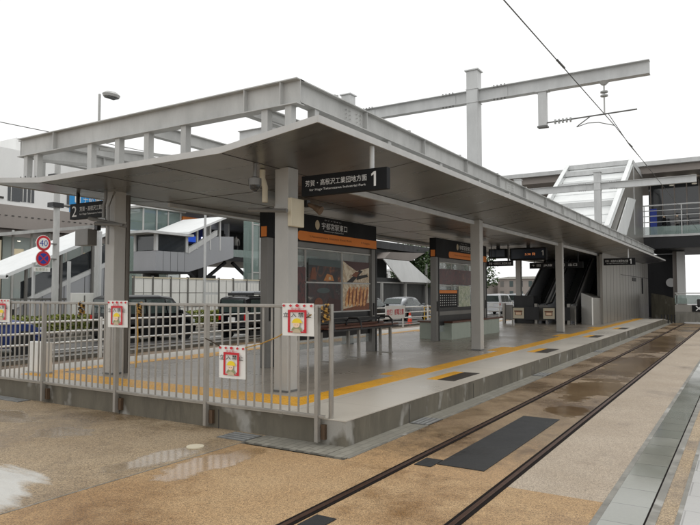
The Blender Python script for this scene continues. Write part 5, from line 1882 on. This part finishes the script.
# far deck along the station
fd = thing('station_deck', 'far raised station deck with blue lit sign strip and dark supports', 'deck', (-30, 29, 0))
MB().box(-38, -30.0, 28.4, 47, 3.95, 4.25).build('deck_floor', 'darksteel', fd)
MB().box(-30.05, -29.98, 28.4, 47, 4.25, 4.75).build('edge_glass', 'greenglass', fd)
MB().box(-38, -29.2, 27.5, 50, 6.9, 7.25).build('roof', 'steelw', fd)
MB().box(-37, -36.8, 28.0, 47, 4.25, 6.9).build('back_wall', 'darkwall', fd)
MB().box(-36.8, -36.75, 29.0, 37, 5.6, 6.8).build('navy_board', 'navy', fd)
b = MB()
for k in range(5):
    MB().box(-36.74, -36.7, 29.2 + k * 1.9, 30.7 + k * 1.9, 5.75, 6.2).build('lit_sign', 'bluelit' if k % 2 else 'whitelit', fd)
MB().box(-30.2, -30.1, 28.5, 30.5, 6.1, 6.6).build('hanging_board', 'orange', fd)
for k in range(7):
    y = 31 + 2.2 * k
    MB().box(-33.0, -32.6, y, y + .15, 4.25, 6.9).build('column', 'steelw', fd)
for y in (31.0, 36.5, 42.0):
    MB().box(-31.6, -30.8, y - .4, y + .4, 0, 3.95).build('pier', 'darksteel', fd)
    for s in (-1, 1):
        MB().bar((-31.0, y + s * .3, 2.6), (-31.0, y + s * 2.4, 3.9), .18, .18).build('brace', 'darksteel', fd)
for y in (33.2, 34.4):
    person(-30.9, y, 4.25, 1.65, 'black' if y < 34 else 'greyframe', 'darkframe', 'person in black standing at the glass edge of the far station deck' if y < 34 else 'person in grey on the far station deck next to the one in black', R(40))
# station building behind: white upper wall, brown-grey band, shop front
sb_ = thing('station_building', 'large white station building with a grey band and shop front below', 'building', (-45, 20, 0))
MB().box(-60, -45, 8, 34.5, 8.1, 12.2).build('upper_wall', 'bwhite', sb_)
MB().box(-58, -47, 27.5, 34.5, 12.2, 13.6).build('roof_storey', 'bwhite', sb_)
MB().box(-60, -44.8, 8, 34.5, 6.4, 8.08).build('band', 'bgrey', sb_)
MB().box(-60, -45.2, 8, 34.5, 0, 6.38).build('lower_wall', 'bgrey', sb_)
b = MB()
for k in range(28):
    MB().box(-44.79, -44.77, 20 + k * .5, 20.2 + k * .5, 7.28, 7.34).build('vent', 'joint', sb_)
for k, (y, z) in enumerate(((25.8, 9.7), (26.7, 9.75), (27.3, 9.75), (30.5, 9.75), (31.5, 9.75), (34.0, 9.75), (24.2, 9.6), (20.2, 9.6))):
    wn = MB().box(-45.0, -44.97, y, y + (.5 if k in (1, 2) else .9), z - 1.3, z).build('window', 'darkglass', sb_)
    MB().box(-44.96, -44.94, y + .2, y + .24, z - 1.3, z).build('frame', 'white', wn)
MB().box(-44.98, -44.95, 22.0, 25.5, 8.5, 8.65).build('lettering_strip', 'joint', sb_)
for k in range(3):
    MB().box(-44.98, -44.96, 30 + k * 1.3, 30.8 + k * 1.3, 12.5, 13.3).build('window', 'darkglass', sb_)
sf = thing('shop_front', 'lit shop front with a thin grey awning under the white building', 'shop', (-38, 21, 0))
MB().prism([(-37.2, 20.6, 5.05), (-37.2, 32, 6.9), (-37.2, 32, 7.1), (-37.2, 20.6, 5.25)], (-4, 0, 0)).build('awning', 'steel', sf)
MB().box(-43.0, -39.2, 21.5, 33.5, 0, 5.3).build('interior_wall', 'darkwall', sf)
MB().box(-38.1, -38.06, 21.6, 33.5, 1.2, 5.2).build('glass', 'glass', sf)
rnd = random.Random(2)
for k in range(9):
    y = 22.2 + k * 1.2
    MB().box(-38.06, -37.98, y - .06, y + .06, 1, 5.6).build('mullion', 'steel', sf)
    if k % 2 == 0:
        MB().box(-38.5, -38.45, y + .25, y + .95, 3.4, 4.5).build('poster', 'warmlit' if k % 4 == 0 else 'greenp', sf)
    MB().disc((-38.4, y + .6, 5.0 + .02 * k), (0, 0, -1), .09, .04, 10).build('lamp', 'bulb', sf)
    MB().box(-38.4, -38.35, y + .2, y + .8, 2.0, 2.9).build('shelf', rnd.choice(['crust', 'sand', 'cream', 'darkred']), sf)
MB().box(-40, -37.5, 18.6, 21.2, .1, 4.9).build('side_wall', 'cream', sf)

# dark stair house with a white sloping canopy, far down the road
sh = thing('stair_house', 'dark stair house with white sloping canopy beyond the parked cars', 'building', (-27, 48, 0))
MB().box(-34, -27.2, 43.0, 64, 0, 3.1).build('lower_wall', 'darkwall', sh)
MB().box(-36, -27.6, 43.0, 62, 5.75, 6.4).build('roof', 'darksteel', sh)
MB().box(-35, -28.2, 43.5, 52.0, 3.1, 5.75).build('upper_wall', 'darkwall', sh)
MB().prism([(-26.9, 49.0, 4.75), (-26.9, 54.0, 4.75), (-26.4, 58.3, 2.75), (-26.4, 51.5, 2.75)], (-.1, 0, 0)).build('slope_canopy', 'roofwhite', sh)
MB().prism([(-26.9, 50.3, 5.4), (-26.9, 57.5, 5.7), (-26.9, 54.6, 4.8), (-26.9, 49.2, 4.8)], (-2, 0, 0)).build('upper_canopy', 'bgrey', sh)
MB().box(-27.0, -26.9, 45, 62, 2.62, 2.72).build('rail', 'steel', sh)
for y in (48.5, 53.0, 57.6):
    MB().box(-26.95, -26.75, y, y + .2, 0, 2.7 if y < 57 else 4.6).build('post', 'steel', sh)

# houses and blocks in the distance between the shelters
rnd = random.Random(9)
for k, (x0, x1, y, h, mt, lb) in enumerate((
        (-62, -50, 108, 4.2, 'conc2', 'olive grey house far off, leftmost in the gap beside the escalators'),
        (-49, -41, 112, 3.6, 'bgrey', 'low grey house far off in the gap beside the escalators'),
        (-40, -30, 118, 4.4, 'bgrey', 'broad grey block far off just left of the escalators'),
        (-75, -64, 120, 6.5, 'bwhite', 'white block far off behind the olive grey house'),
        (-29, -17, 125, 6.0, 'bgrey', 'grey house far off mostly hidden behind the escalators'),
        (-110, -90, 130, 9.0, 'bgrey', 'wide grey block far away behind the green trees'))):
    t = thing('far_building', lb, 'building', (x0, y, 0), 0, 'far buildings past the road')
    MB().box(x0, x1, y, y + 10, -.1, h).build('walls', mt, t)
    MB().prism([(x0 - .4, y - .4, h), (x1 + .4, y - .4, h), (x1 - 1, y + 3, h + .5), (x0 + 1, y + 3, h + .5)], (0, .3, 0)).build('roof', rnd.choice(['rooftop', 'bgrey', 'conc2']), t)
    for i in range(int((x1 - x0) / 1.8)):
        for j in range(max(1, int(h / 2.1))):
            MB().box(x0 + .5 + i * 1.8, x0 + 1.2 + i * 1.8, y - .03, y, 1.0 + j * 1.9, 2.1 + j * 1.9).build('window', rnd.choice(['darkglass', 'tealp', 'white', 'greyframe', 'cone']), t)
for k, (x, y) in enumerate(((-33, 66), (-29, 72), (-36, 80))):
    t = MB().tube([(x, y, 0), (x, y, 7 + k)], .1, 8).build('utility_pole', 'bgrey', smooth=True)
    tag(t, ('nearest', 'second', 'farthest')[k] + ' thin grey utility pole in the gap beside the escalators', 'pole', 'utility poles far down the road')
t = thing('far_railing', 'pale railing far down the road in the gap beside the escalators', 'railing', (-24, 58, 0))
for z in (.9, .5):
    MB().box(-40, -15.5, 64, 64.05, z, z + .06).build('rail', 'steelw', t)
for k in range(16):
    MB().box(-39 + k * 1.55, -38.92 + k * 1.55, 64, 64.06, 0, 1.0).build('post', 'steelw', t)
